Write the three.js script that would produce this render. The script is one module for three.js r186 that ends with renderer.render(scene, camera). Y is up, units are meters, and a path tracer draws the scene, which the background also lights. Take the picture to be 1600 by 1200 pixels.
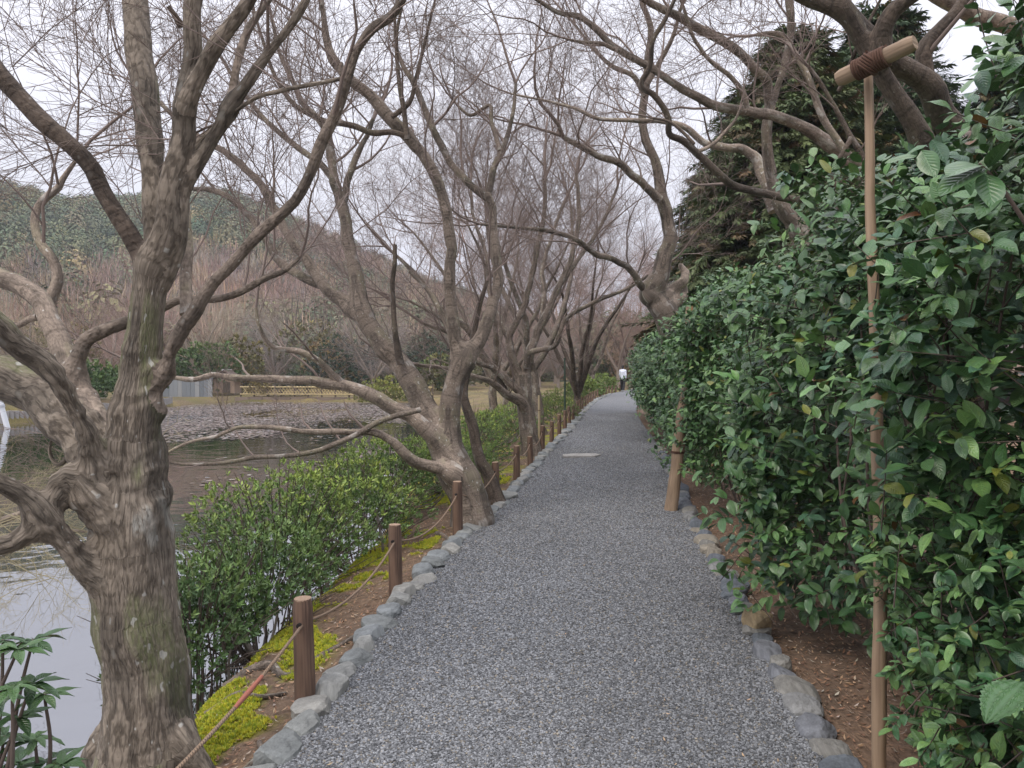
import * as THREE from 'three';
import { mergeGeometries } from 'three/addons/utils/BufferGeometryUtils.js';

// ------------------------------------------------------------------ camera, sky, sun, exposure
const F = 1178, EYE = 1.6, PITCH = Math.atan(25 / F);
const scene = new THREE.Scene();
const camera = new THREE.PerspectiveCamera(2 * Math.atan(600 / F) * 180 / Math.PI, 4 / 3, 0.05, 3000);
camera.position.set(0, EYE, 0); camera.rotation.x = -PITCH;
scene.add(camera);
const renderer = new THREE.WebGLRenderer({ antialias: true });
renderer.toneMapping = THREE.LinearToneMapping; renderer.toneMappingExposure = 2.05;
renderer.shadowMap.enabled = true; renderer.shadowMap.type = THREE.PCFSoftShadowMap;
{ // overcast sky: pale lavender grey with soft cloud structure, a little brighter overhead
  const w = 512, h = 256, a = new Float32Array(w * h * 4);
  for (let j = 0; j < h; j++) for (let i = 0; i < w; i++) {
    const el = (j + 0.5) / h * Math.PI - Math.PI / 2, az = (i + 0.5) / w * 2 * Math.PI, y = Math.sin(el);
    const c = 0.5 + 0.25 * Math.sin(az * 2 + 3 * y + 1.3) * Math.cos(7 * y + az) + 0.25 * Math.sin(az * 5 + 9 * y) * Math.cos(3 * az - 11 * y + 2);
    const L = (0.455 + 0.7 * Math.max(0, y) ** 2) * (0.97 + 0.06 * c), k = (j * w + i) * 4;
    a[k] = L * (0.965 + 0.02 * c); a[k + 1] = L * (0.99); a[k + 2] = L * (1.115 - 0.02 * c); a[k + 3] = 1;
  }
  const sky = new THREE.DataTexture(a, w, h, THREE.RGBAFormat, THREE.FloatType);
  sky.mapping = THREE.EquirectangularReflectionMapping; sky.magFilter = THREE.LinearFilter; sky.wrapS = THREE.RepeatWrapping; sky.needsUpdate = true;
  scene.background = sky; scene.environment = sky;
}
const sun = new THREE.DirectionalLight(0xfff4e6, 0.8);
sun.position.set(-18, 40, 14); sun.target.position.set(0, 0, -8); scene.add(sun, sun.target);
sun.castShadow = true; sun.shadow.radius = 45; sun.shadow.mapSize.set(2048, 2048);
Object.assign(sun.shadow.camera, { left: -40, right: 40, top: 40, bottom: -40, near: 1, far: 120 });
scene.fog = new THREE.FogExp2(0xdfe3ee, 0.0006);

// ------------------------------------------------------------------ helpers
const V3 = THREE.Vector3, { sin, cos, PI, abs, min, max, sqrt, floor, pow, hypot, exp } = Math;
let seed = 1;
function setSeed(s) { seed = s >>> 0; }
function rnd() { seed = (seed + 0x6D2B79F5) | 0; let t = Math.imul(seed ^ (seed >>> 15), 1 | seed); t = (t + Math.imul(t ^ (t >>> 7), 61 | t)) ^ t; return ((t ^ (t >>> 14)) >>> 0) / 4294967296; }
const rr = (a, b) => a + (b - a) * rnd();
const gauss = () => (rnd() + rnd() + rnd() - 1.5) * 1.2;
const clamp = (x, a = 0, b = 1) => x < a ? a : x > b ? b : x;
const smooth = (a, b, x) => { const t = clamp((x - a) / (b - a)); return t * t * (3 - 2 * t); };
const lerp = (a, b, t) => a + (b - a) * t;
function hash(x, y, z) { let h = Math.imul(x, 374761393) ^ Math.imul(y, 668265263) ^ Math.imul(z, 2147483647 ^ 0x5bd1e995); h = Math.imul(h ^ (h >>> 13), 1274126177); return ((h ^ (h >>> 16)) >>> 0) / 4294967296; }
function noise3(x, y, z) { // value noise, -1..1
  const xi = floor(x), yi = floor(y), zi = floor(z); let u = x - xi, v = y - yi, w = z - zi;
  u = u * u * (3 - 2 * u); v = v * v * (3 - 2 * v); w = w * w * (3 - 2 * w);
  const l = (a, b, t) => a + (b - a) * t;
  return 2 * l(l(l(hash(xi, yi, zi), hash(xi + 1, yi, zi), u), l(hash(xi, yi + 1, zi), hash(xi + 1, yi + 1, zi), u), v),
    l(l(hash(xi, yi, zi + 1), hash(xi + 1, yi, zi + 1), u), l(hash(xi, yi + 1, zi + 1), hash(xi + 1, yi + 1, zi + 1), u), v), w) - 1;
}
const fbm = (x, y, z, o = 3) => { let s = 0, a = 0.5; for (let i = 0; i < o; i++) { s += a * noise3(x, y, z); x *= 2.03; y *= 2.03; z *= 2.03; a *= 0.5; } return s; };
function pnoise(x, y, p, q, s = 0) { // periodic value noise 0..1
  const xi = floor(x), yi = floor(y); let u = x - xi, v = y - yi; u = u * u * (3 - 2 * u); v = v * v * (3 - 2 * v);
  const m = (a, n) => ((a % n) + n) % n, x0 = m(xi, p), x1 = m(xi + 1, p), y0 = m(yi, q), y1 = m(yi + 1, q);
  return lerp(lerp(hash(x0, y0, s), hash(x1, y0, s), u), lerp(hash(x0, y1, s), hash(x1, y1, s), u), v);
}
// a pixel of the 1600 x 1200 view and a distance along the view give a point of the place
function at(px, py, d) {
  const x = (px - 800) / F * d, y = (600 - py) / F * d, c = cos(PITCH), s = sin(PITCH);
  return new V3(x, EYE + y * c - d * s, -y * s - d * c);
}
// tables with smooth interpolation, in metres
function table(t) {
  return x => {
    const n = t.length; if (x <= t[0][0]) return t[0][1] + (x - t[0][0]) * (t[1][1] - t[0][1]) / (t[1][0] - t[0][0]);
    if (x >= t[n - 1][0]) return t[n - 1][1] + (x - t[n - 1][0]) * (t[n - 1][1] - t[n - 2][1]) / (t[n - 1][0] - t[n - 2][0]);
    let i = 0; while (x > t[i + 1][0]) i++;
    const [x0, y0] = t[i], [x1, y1] = t[i + 1], h = x1 - x0, u = (x - x0) / h;
    const sl = k => k <= 0 ? (t[1][1] - t[0][1]) / (t[1][0] - t[0][0]) : k >= n - 1 ? (t[n - 1][1] - t[n - 2][1]) / (t[n - 1][0] - t[n - 2][0]) : (t[k + 1][1] - t[k - 1][1]) / (t[k + 1][0] - t[k - 1][0]);
    const m0 = sl(i) * h, m1 = sl(i + 1) * h;
    return (2 * u ** 3 - 3 * u * u + 1) * y0 + (u ** 3 - 2 * u * u + u) * m0 + (-2 * u ** 3 + 3 * u * u) * y1 + (u ** 3 - u * u) * m1;
  };
}
// the path's two edges: x by distance in front of the camera
const xL = table([[-4, -1.15], [1.5, -1.04], [3.06, -0.985], [3.62, -0.925], [4.28, -0.865], [5.24, -0.78], [6.5, -0.58], [7.63, -0.38], [8.77, -0.15], [10.6, 0.12], [13.5, 0.52], [17.9, 1.2], [26.9, 2.5], [34, 3.6], [41.9, 5.05], [50.9, 7.25], [60, 10.6], [75, 19]]);
const xR = table([[-4, 1.1], [1.5, 1.22], [3.02, 1.28], [3.56, 1.34], [4.71, 1.46], [5.8, 1.6], [7.39, 1.8], [8.97, 2.02], [11.8, 2.44], [14.5, 2.85], [18, 3.3], [22.2, 3.8], [29, 4.75], [34, 5.7], [41.9, 7.3], [50.9, 9.6], [60, 13.2], [75, 21.5]]);
const WATER = -0.72;
const POND = [[-2.05, -9], [-1.95, 0], [-1.85, 3], [-1.75, 4.4], [-1.72, 6], [-1.55, 8], [-1.6, 11], [-1.9, 15], [-2.3, 20], [-2.6, 28], [-2.2, 36], [-3.2, 43], [-4.5, 48.5], [-6, 50.2], [-12, 51], [-20, 52], [-20.8, 44], [-20.3, 36], [-21, 31], [-25, 27], [-40, 22], [-60, 8], [-60, -9]];
function pondDist(x, d) { // positive inside the pond
  let best = 1e9, inside = false; const n = POND.length;
  for (let i = 0, j = n - 1; i < n; j = i++) {
    const [ax, ay] = POND[j], [bx, by] = POND[i], ex = bx - ax, ey = by - ay, t = clamp(((x - ax) * ex + (d - ay) * ey) / (ex * ex + ey * ey));
    best = min(best, hypot(x - ax - ex * t, d - ay - ey * t));
    if ((ay > d) !== (by > d) && x < ex * (d - ay) / ey + ax) inside = !inside;
  }
  return inside ? best : -best;
}
function groundH(x, z) {
  const d = -z, sd = pondDist(x, d), n = fbm(x * 1.3, 0.3, z * 1.3, 3);
  const fine = d < 25 ? 0.035 * fbm(x * 5, 1.7, z * 5, 3) : 0;
  let h = -0.035 - 0.09 * smooth(-1.1, -0.3, sd) - 1.5 * smooth(-0.42, 0.95, sd + 0.18 * n) + fine * smooth(-2, -0.6, sd);
  const sr = x - xR(d), w = d > 11 ? 1.6 : 0.1; if (sr > w && d > -5) h += 0.06 * smooth(w, w + 0.7, sr) + fine * smooth(0.1, 0.5, sr);
  if (d > 11 && d < 80 && sr < 1.6 && x > xL(d) - 1.6) h -= 0.09 * smooth(11, 20, d) * smooth(1.6, 1, sr) * smooth(xL(d) - 1.6, xL(d) - 1, x);
  if (sr > 2) h += min(2.5, (sr - 2) * 0.12);
  if (d > 40 && x < -3) h -= 0.36 * smooth(40, 46, d) * smooth(-3, -5, x) * (sd > 0 ? 0 : 1) * smooth(75, 58, d);
  if (d > 53) h += 0.02 * (d - 53);
  return h;
}
// ------------------------------------------------------------------ naming
const taken = new Map();
function numbered(n) { const k = taken.get(n) ?? -1; taken.set(n, k + 1); return k < 0 ? n : `${n}_${String(k + 1).padStart(3, '0')}`; }
function lit(o) { o.castShadow = o.receiveShadow = true; return o; }
function thing(name, label, category, pos, group) {
  const g = new THREE.Group(); g.name = numbered(name); if (pos) g.position.copy(pos); g.userData = { label, category }; if (group) g.userData.group = group; scene.add(g); return g;
}
function part(name, geo, mat, parent, kind, label) {
  const m = lit(new THREE.Mesh(geo, mat)); m.name = name; if (kind) m.userData.kind = kind; if (label) m.userData.label = label; parent.add(m); return m;
}
function struct(name, geo, mat) { const m = lit(new THREE.Mesh(geo, mat)); m.name = numbered(name); m.userData.kind = 'structure'; scene.add(m); return m; }
function instances(name, geo, mat, list, parent, colors) {
  const m = lit(new THREE.InstancedMesh(geo, mat, list.length)); m.name = name;
  list.forEach((x, i) => m.setMatrixAt(i, x)); if (colors) colors.forEach((c, i) => m.setColorAt(i, c));
  m.userData.kind = 'stuff'; parent.add(m); return m;
}
const lin = (r, g, b) => new THREE.Color().setRGB(r, g, b);
function tinted(base, v, hue = 0.08) { const k = 1 + v * gauss(), c = base.clone(); c.r *= k * (1 + hue * gauss()); c.g *= k; c.b *= k * (1 + hue * gauss()); return c; }
const M4 = new THREE.Matrix4(), Q = new THREE.Quaternion(), EU = new THREE.Euler();
function mat4(p, q, s) { return new THREE.Matrix4().compose(p, q, typeof s === 'number' ? new V3(s, s, s) : s); }
// rotation whose local y runs along dir and whose local z leans towards face
function frame(dir, face) {
  const y = dir.clone().normalize(), x = new V3().crossVectors(y, face); if (x.lengthSq() < 1e-6) x.set(1, 0, 0).cross(y); x.normalize();
  const z = new V3().crossVectors(x, y); return new THREE.Quaternion().setFromRotationMatrix(new THREE.Matrix4().makeBasis(x, y, z));
}
const randDir = () => { const z = rr(-1, 1), a = rr(0, 2 * PI), r = sqrt(1 - z * z); return new V3(r * cos(a), z, r * sin(a)); };

// ------------------------------------------------------------------ geometry builder
class GB {
  constructor() { this.p = []; this.n = []; this.u = []; this.c = null; this.i = []; }
  get count() { return this.p.length / 3; }
  tube(pts, rad, sides = 6, capEnd = true, v0 = 0) {
    const n = pts.length, base = this.count, T = new V3(), N = new V3(), B = new V3(); let v = v0;
    let prev = null;
    for (let k = 0; k < n; k++) {
      T.subVectors(pts[min(n - 1, k + 1)], pts[max(0, k - 1)]).normalize();
      if (!prev) { N.set(abs(T.y) > 0.9 ? 1 : 0, abs(T.y) > 0.9 ? 0 : 1, 0); } else N.copy(prev);
      N.addScaledVector(T, -N.dot(T)).normalize(); prev = N.clone(); B.crossVectors(T, N);
      if (k) v += pts[k].distanceTo(pts[k - 1]);
      const r = rad[k], sl = k < n - 1 ? (rad[k] - rad[k + 1]) / max(1e-4, pts[k].distanceTo(pts[k + 1])) : 0;
      for (let s = 0; s <= sides; s++) {
        const a = s / sides * 2 * PI, ca = cos(a), sa = sin(a), nx = N.x * ca + B.x * sa, ny = N.y * ca + B.y * sa, nz = N.z * ca + B.z * sa;
        this.p.push(pts[k].x + nx * r, pts[k].y + ny * r, pts[k].z + nz * r);
        const ux = nx + T.x * sl, uy = ny + T.y * sl, uz = nz + T.z * sl, ul = hypot(ux, uy, uz);
        this.n.push(ux / ul, uy / ul, uz / ul);
        this.u.push(s / sides * 2 * PI * max(rad[0], 0.004), v);
      }
    }
    const w = sides + 1;
    for (let k = 0; k < n - 1; k++) for (let s = 0; s < sides; s++) { const a = base + k * w + s, b = a + w; this.i.push(a, a + 1, b, a + 1, b + 1, b); }
    if (capEnd) for (const k of [0, n - 1]) {
      const o = k ? 1 : -1; T.subVectors(pts[k], pts[k ? k - 1 : 1]).normalize(); const b = this.count;
      for (let s = 0; s < sides; s++) { const q = (base + k * w + s) * 3; this.p.push(this.p[q], this.p[q + 1], this.p[q + 2]); this.n.push(T.x, T.y, T.z); this.u.push(cos(s / sides * 2 * PI) * rad[k], sin(s / sides * 2 * PI) * rad[k]); }
      for (let s = 1; s < sides - 1; s++) o > 0 ? this.i.push(b, b + s, b + s + 1) : this.i.push(b, b + s + 1, b + s);
    }
    return this;
  }
  build() {
    const g = new THREE.BufferGeometry();
    g.setAttribute('position', new THREE.Float32BufferAttribute(this.p, 3)); g.setAttribute('normal', new THREE.Float32BufferAttribute(this.n, 3)); g.setAttribute('uv', new THREE.Float32BufferAttribute(this.u, 2));
    if (this.c) g.setAttribute('color', new THREE.Float32BufferAttribute(this.c, 3));
    g.setIndex(this.i); return g;
  }
}
// smooth curve through points that carry a radius, resampled
function spline(P, R, step, wig = 0) {
  const c = new THREE.CatmullRomCurve3(P, false, 'centripetal'), L = P.reduce((s, p, i) => i ? s + p.distanceTo(P[i - 1]) : 0, 0), n = max(3, Math.ceil(L / step)), pts = [], rad = [], m = P.length - 1;
  for (let i = 0; i <= n; i++) {
    const t = i / n, p = c.getPoint(t), k = min(m - 1, floor(t * m)), u = t * m - k; let r = lerp(R[k], R[k + 1], u);
    if (wig) { const q = wig * smooth(0, 0.12, t); p.x += q * r * noise3(p.x * 6, p.y * 6, p.z * 6 + 9); p.y += q * r * noise3(p.x * 6 + 31, p.y * 6, p.z * 6); p.z += q * r * noise3(p.x * 6, p.y * 6 + 17, p.z * 6); r *= 1 + 0.09 * noise3(p.x * 9, p.y * 9, p.z * 9 + 3); }
    pts.push(p); rad.push(r);
  }
  return { pts, rad };
}
// ------------------------------------------------------------------ smooth skin over limbs (surface nets on sparse blocks); returns {limb -> geometry}
function skin(limbs, cell, k, disp) {
  const B = 8, bs = B * cell, blocks = new Map();
  limbs.forEach((L, li) => {
    for (let s = 0; s < L.pts.length - 1; s++) {
      const a = L.pts[s], b = L.pts[s + 1], e = max(L.rad[s], L.rad[s + 1]) + k + 3 * cell + 0.02, f = v => floor(v / bs);
      for (let x = f(min(a.x, b.x) - e); x <= f(max(a.x, b.x) + e); x++) for (let y = f(min(a.y, b.y) - e); y <= f(max(a.y, b.y) + e); y++) for (let z = f(min(a.z, b.z) - e); z <= f(max(a.z, b.z) + e); z++) {
        const key = `${x},${y},${z}`; let q = blocks.get(key); if (!q) blocks.set(key, q = { x, y, z, list: [] }); q.list.push([li, s]);
      }
    }
    let t = 0; L.len = L.pts.map((p, i) => i ? t += p.distanceTo(L.pts[i - 1]) : 0);
  });
  let hitL = 0, hitS = 0, hitH = 0;
  function field(list, x, y, z) {
    let D = 1e9, cur = -1, dl = 1e9, best = 1e9;
    for (let q = 0; q <= list.length; q++) {
      const li = q < list.length ? list[q][0] : -2;
      if (li !== cur) {
        if (cur >= 0) { const kk = min(k, limbs[cur].k ?? k), h = max(kk - abs(D - dl), 0) / kk; D = min(D, dl) - h * h * kk * 0.25; }
        cur = li; dl = 1e9; if (li < 0) break;
      }
      const L = limbs[li], s = list[q][1], a = L.pts[s], b = L.pts[s + 1], ex = b.x - a.x, ey = b.y - a.y, ez = b.z - a.z, px = x - a.x, py = y - a.y, pz = z - a.z;
      const h = clamp((px * ex + py * ey + pz * ez) / (ex * ex + ey * ey + ez * ez + 1e-12)), d = hypot(px - ex * h, py - ey * h, pz - ez * h) - lerp(L.rad[s], L.rad[s + 1], h);
      if (d < dl) dl = d; if (d < best) { best = d; hitL = li; hitS = s; hitH = h; }
    }
    if (disp && abs(D) < 0.08) D += disp(x, y, z, limbs[hitL], hitS + hitH);
    return D;
  }
  const N = B + 1, pos = [], uv = [], own = [], vmap = new Map(), data = [];
  const key = (x, y, z) => ((x + 8192) * 16384 + (y + 8192)) * 16384 + z + 8192;
  for (const q of blocks.values()) {
    const r = bs * 0.87; if (abs(field(q.list, (q.x + .5) * bs, (q.y + .5) * bs, (q.z + .5) * bs)) > r + k + 0.05) continue;
    const f = new Float32Array(N * N * N); let neg = false, posi = false;
    for (let a = 0; a < N; a++) for (let b = 0; b < N; b++) for (let c = 0; c < N; c++) { const v = field(q.list, q.x * bs + a * cell, q.y * bs + b * cell, q.z * bs + c * cell); f[(a * N + b) * N + c] = v; if (v < 0) neg = true; else posi = true; }
    if (!neg || !posi) continue; data.push([q, f]);
    for (let a = 0; a < B; a++) for (let b = 0; b < B; b++) for (let c = 0; c < B; c++) {
      let sx = 0, sy = 0, sz = 0, n = 0; const o = (i, j, l) => f[((a + i) * N + b + j) * N + c + l];
      const e = (i, j, l, i2, j2, l2) => { const u = o(i, j, l), v = o(i2, j2, l2); if ((u < 0) !== (v < 0)) { const t = u / (u - v); sx += i + (i2 - i) * t; sy += j + (j2 - j) * t; sz += l + (l2 - l) * t; n++; } };
      for (let i = 0; i < 2; i++) for (let j = 0; j < 2; j++) { e(0, i, j, 1, i, j); e(i, 0, j, i, 1, j); e(i, j, 0, i, j, 1); }
      if (!n) continue;
      const x = q.x * bs + (a + sx / n) * cell, y = q.y * bs + (b + sy / n) * cell, z = q.z * bs + (c + sz / n) * cell;
      vmap.set(key(q.x * B + a, q.y * B + b, q.z * B + c), pos.length / 3); pos.push(x, y, z);
      field(q.list, x, y, z);       own.push(hitL);
    }
  }
  const idx = [];
  const quad = (f0, a, b, c, d) => { if (a === undefined || b === undefined || c === undefined || d === undefined) return; f0 ? idx.push(a, b, c, a, c, d) : idx.push(a, c, b, a, d, c); };
  for (const [q, f] of data) for (let a = 0; a < B; a++) for (let b = 0; b < B; b++) for (let c = 0; c < B; c++) {
    const X = q.x * B + a, Y = q.y * B + b, Z = q.z * B + c, v = f[(a * N + b) * N + c], g = (i, j, l) => vmap.get(key(X - i, Y - j, Z - l));
    const vx = f[((a + 1) * N + b) * N + c], vy = f[(a * N + b + 1) * N + c], vz = f[(a * N + b) * N + c + 1];
    if ((v < 0) !== (vx < 0)) quad(v < 0, g(0, 1, 1), g(0, 0, 1), g(0, 0, 0), g(0, 1, 0));
    if ((v < 0) !== (vy < 0)) quad(v < 0, g(1, 0, 1), g(1, 0, 0), g(0, 0, 0), g(0, 0, 1));
    if ((v < 0) !== (vz < 0)) quad(v < 0, g(1, 1, 0), g(0, 1, 0), g(0, 0, 0), g(1, 0, 0));
  }
  const uvOn = (L, x, y, z) => { // along and round the limb that the face belongs to
    let best = 1e9, bs2 = 0, bh = 0; for (let s = 0; s < L.pts.length - 1; s++) { const a = L.pts[s], b = L.pts[s + 1], ex = b.x - a.x, ey = b.y - a.y, ez = b.z - a.z, px = x - a.x, py = y - a.y, pz = z - a.z, h = clamp((px * ex + py * ey + pz * ez) / (ex * ex + ey * ey + ez * ez + 1e-12)), d = hypot(px - ex * h, py - ey * h, pz - ez * h) - lerp(L.rad[s], L.rad[s + 1], h); if (d < best) { best = d; bs2 = s; bh = h; } }
    const A = L.pts[bs2], E = L.pts[bs2 + 1], T = E.clone().sub(A).normalize(), P = new V3(x, y, z).sub(A); P.addScaledVector(T, -P.dot(T));
    const ref = new V3(T.y, -T.x, 0.15).cross(T).normalize(), ang = Math.acos(clamp(P.dot(ref) / (P.length() + 1e-9), -1, 1));
    return [ang * max(0.02, L.rad[0] * 0.8), L.len[bs2] + bh * A.distanceTo(E)];
  };
  const whole = new THREE.BufferGeometry(); whole.setAttribute('position', new THREE.Float32BufferAttribute(pos, 3)); whole.setIndex(idx); whole.computeVertexNormals();
  const nor = whole.getAttribute('normal').array, out = new Map();
  for (let t = 0; t < idx.length; t += 3) {
    const L = own[idx[t]]; let o = out.get(L); if (!o) out.set(L, o = { map: new Map(), p: [], n: [], u: [], i: [] });
    for (let e = 0; e < 3; e++) { const v = idx[t + e]; let k2 = o.map.get(v); if (k2 === undefined) { k2 = o.p.length / 3; o.map.set(v, k2); o.p.push(pos[v * 3], pos[v * 3 + 1], pos[v * 3 + 2]); o.n.push(nor[v * 3], nor[v * 3 + 1], nor[v * 3 + 2]); o.u.push(...uvOn(limbs[L], pos[v * 3], pos[v * 3 + 1], pos[v * 3 + 2])); } o.i.push(k2); }
  }
  const res = [];
  for (const [L, o] of out) { const g = new GB(); g.p = o.p; g.n = o.n; g.u = o.u; g.i = o.i; res.push([limbs[L], g.build()]); }
  return res;
}
// ------------------------------------------------------------------ textures and materials
const enc = v => { v = clamp(v); return 255 * (v <= 0.0031308 ? v * 12.92 : 1.055 * pow(v, 1 / 2.4) - 0.055); };
function texture(w, h, sx, sy, fn, color = true) { // fn(u, v) -> [r, g, b] linear, or a height 0..1; the picture covers sx by sy metres
  const a = new Uint8Array(w * h * 4);
  for (let j = 0; j < h; j++) for (let i = 0; i < w; i++) {
    const c = fn(i / w, j / h), k = (j * w + i) * 4;
    if (color) { a[k] = enc(c[0]); a[k + 1] = enc(c[1]); a[k + 2] = enc(c[2]); } else a[k] = a[k + 1] = a[k + 2] = 255 * clamp(c);
    a[k + 3] = 255;
  }
  const t = new THREE.DataTexture(a, w, h, THREE.RGBAFormat); t.wrapS = t.wrapT = THREE.RepeatWrapping; t.magFilter = THREE.LinearFilter; t.minFilter = THREE.LinearMipmapLinearFilter; t.generateMipmaps = true;
  if (color) t.colorSpace = THREE.SRGBColorSpace; t.repeat.set(1 / sx, 1 / sy); t.needsUpdate = true; return t;
}
const std = o => new THREE.MeshStandardMaterial({ roughness: 0.9, metalness: 0, ...o });
const mixc = (a, b, t) => [lerp(a[0], b[0], t), lerp(a[1], b[1], t), lerp(a[2], b[2], t)];
const pf = (u, v, p, q, s) => 0.55 * pnoise(u * p, v * q, p, q, s) + 0.3 * pnoise(u * p * 2, v * q * 2, p * 2, q * 2, s + 1) + 0.15 * pnoise(u * p * 4, v * q * 4, p * 4, q * 4, s + 2);

// bark: shallow vertical fissures, horizontal rings, grey lichen and green algae
const barkHeight = (rough, ring) => (u, v) => {
  const w = 0.12 * pf(u, v, 4, 4, 5), f = 1 - abs(2 * pf(u + w, v + .5 * w, 40, 18, 9) - 1), f2 = 1 - abs(2 * pf(u, v + w, 18, 10, 19) - 1), r = pow(pf(u + .3 * w, v + .15 * w, 4, 48, 29), 2);
  return clamp(0.78 - rough * smooth(.7, .95, f) * 0.75 - rough * 0.6 * smooth(.82, .97, f2) - ring * r * 0.7 + 0.45 * (pf(u, v, 60, 60, 39) - 0.5));
};
const bh1 = barkHeight(0.5, 0.35), bh2 = barkHeight(0.25, 0.75);
const barkColor = (base, dark, grey, moss, hf, m) => (u, v) => {
  const h = hf(u, v), fine = pf(u, v, 70, 50, 89); let c = mixc(base, dark, clamp(1.05 - 1.15 * h + 0.5 * (pf(u, v, 5, 9, 49) - 0.5)));
  c = mixc(c, grey, 0.85 * smooth(0.56, 0.68, pf(u, v, 5, 6, 59)) * smooth(.3, .6, fine + .15)); c = mixc(c, moss, m * smooth(0.48, 0.7, pf(u, v, 4, 3, 69)) * (.5 + .5 * smooth(.35, .6, fine)));
  c = mixc(c, [.45, .44, .4], .7 * smooth(.74, .8, pf(u, v, 16, 20, 99)));
  const k = (0.82 + 0.36 * pf(u, v, 7, 10, 79)) * (1 - .45 * smooth(.56, .74, pf(u, v, 5, 3, 109))) * (.8 + .4 * fine); return [c[0] * k, c[1] * k, c[2] * k];
};
const barkA = texture(768, 1024, 0.7, 1.2, barkColor([.285, .237, .185], [.1, .08, .06], [.34, .325, .285], [.12, .14, .055], bh1, 0.7)), barkAb = texture(768, 1024, 0.7, 1.2, bh1, false);
const barkB = texture(512, 768, 0.5, 0.7, barkColor([.29, .232, .183], [.1, .078, .06], [.37, .34, .3], [.15, .16, .075], bh2, 0.3)), barkBb = texture(512, 768, 0.5, 0.7, bh2, false);
const M = {};
M.barkRough = std({ map: barkA, bumpMap: barkAb, bumpScale: 0.0055, roughness: 0.95 });
M.barkSmooth = std({ map: barkB, bumpMap: barkBb, bumpScale: 0.007, roughness: 0.9 });
M.barkDark = std({ map: barkB, bumpMap: barkBb, bumpScale: 0.006, color: lin(.55, .52, .5), roughness: 0.9 });
M.barkPale = std({ map: barkB, bumpMap: barkBb, bumpScale: 0.004, color: lin(1.4, 1.4, 1.4), roughness: 0.9 });
M.barkFar = std({ color: lin(.3, .25, .21), roughness: 1 });
M.twig = std({ color: lin(.22, .17, .145), roughness: 1 });
M.twigTan = std({ color: lin(.4, .33, .25), roughness: 1 }); M.twigGrey = std({ color: lin(.33, .29, .27), roughness: 1 });
M.twigFar = std({ color: lin(.36, .255, .215), roughness: 1 });
M.twigPale = std({ color: lin(.36, .31, .19), roughness: 1 });
// gravel: crushed blue grey stone; the sheet under the loose pebbles
{
  const n = 90, cell = (i, j) => { const a = ((i % n) + n) % n, b = ((j % n) + n) % n; return [i + hash(a, b, 1), j + hash(a, b, 2), hash(a, b, 3), hash(a, b, 4)]; };
  const look = (u, v) => { const x = u * n, y = v * n, i = floor(x), j = floor(y); let d1 = 9, d2 = 9, t = null; for (let a = -1; a < 2; a++) for (let b = -1; b < 2; b++) { const c = cell(i + a, j + b), d = hypot(c[0] - x, c[1] - y); if (d < d1) { d2 = d1; d1 = d; t = c; } else if (d < d2) d2 = d; } return [d2 - d1, t]; };
  const cache = new Float32Array(1024 * 1024), tone = new Float32Array(1024 * 1024), hue = new Float32Array(1024 * 1024);
  for (let j = 0; j < 1024; j++) for (let i = 0; i < 1024; i++) { const [e, t] = look(i / 1024, j / 1024), k = j * 1024 + i; cache[k] = e; tone[k] = t[2]; hue[k] = t[3]; }
  const K = (u, v) => (floor(v * 1024 + .5) % 1024) * 1024 + floor(u * 1024 + .5) % 1024;
  M.gravel = std({
    map: texture(1024, 1024, 0.95, 0.95, (u, v) => { const k = K(u, v), t = 0.13 + 0.27 * pow(tone[k], 1.6), e = smooth(0, .25, cache[k]), h = hue[k]; const b = 0.45 + 0.55 * e; return [t * b * (h > .9 ? 1.12 : .96), t * b, t * b * (h > .9 ? .85 : 1.05)]; }),
    bumpMap: texture(1024, 1024, 0.95, 0.95, (u, v) => { const k = K(u, v); return sqrt(smooth(0, .5, cache[k])) * (0.5 + 0.5 * hue[k]); }, false), bumpScale: 0.008, roughness: 0.9
  });
}
M.pebble = std({ roughness: 0.85 });
// bare soil with needles and crumbs; the ground sheet carries moss by vertex colour
M.ground = std({
  vertexColors: true, roughness: 1,
  map: texture(512, 512, 0.8, 0.8, (u, v) => { const a = pf(u, v, 30, 30, 101), b = pf(u, v, 8, 60, 111), c = pf(u, v, 60, 9, 121), k = 0.45 + 0.75 * a + 0.5 * (smooth(.6, .8, b) + smooth(.6, .8, c)) * .6; return [k * .8, k * .78, k * .75]; }),
  bumpMap: texture(512, 512, 0.8, 0.8, (u, v) => 0.5 * pf(u, v, 30, 30, 101) + 0.3 * smooth(.6, .8, pf(u, v, 8, 60, 111)) + .3 * smooth(.6, .8, pf(u, v, 60, 9, 121)), false), bumpScale: 0.02
});
M.stone = std({
  roughness: 0.85, vertexColors: true,
  map: texture(512, 512, 0.5, 0.5, (u, v) => { const a = pf(u, v, 12, 12, 131), b = pf(u, v, 70, 70, 141), k = 0.55 + 0.5 * a + 0.25 * (b - .5); return [k, k, k]; }),
  bumpMap: texture(512, 512, 0.5, 0.5, (u, v) => pf(u, v, 14, 14, 151), false), bumpScale: 0.012
});
const grainH = (u, v) => { const w = 0.03 * pf(u, v, 3, 3, 161); return 0.5 * pf(u + w, v, 30, 2, 171) + 0.5 * pow(1 - abs(2 * pf(u + w, v, 16, 2, 181) - 1), 2); };
const woodMap = (c0, c1) => texture(256, 512, 0.3, 0.8, (u, v) => { const g = grainH(u, v), k = 0.8 + 0.4 * pf(u, v, 4, 6, 191); const c = mixc(c0, c1, clamp(g * 1.3 - .15)); return [c[0] * k, c[1] * k, c[2] * k]; });
const woodBump = texture(256, 512, 0.3, 0.8, (u, v) => 1 - grainH(u, v), false);
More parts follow.
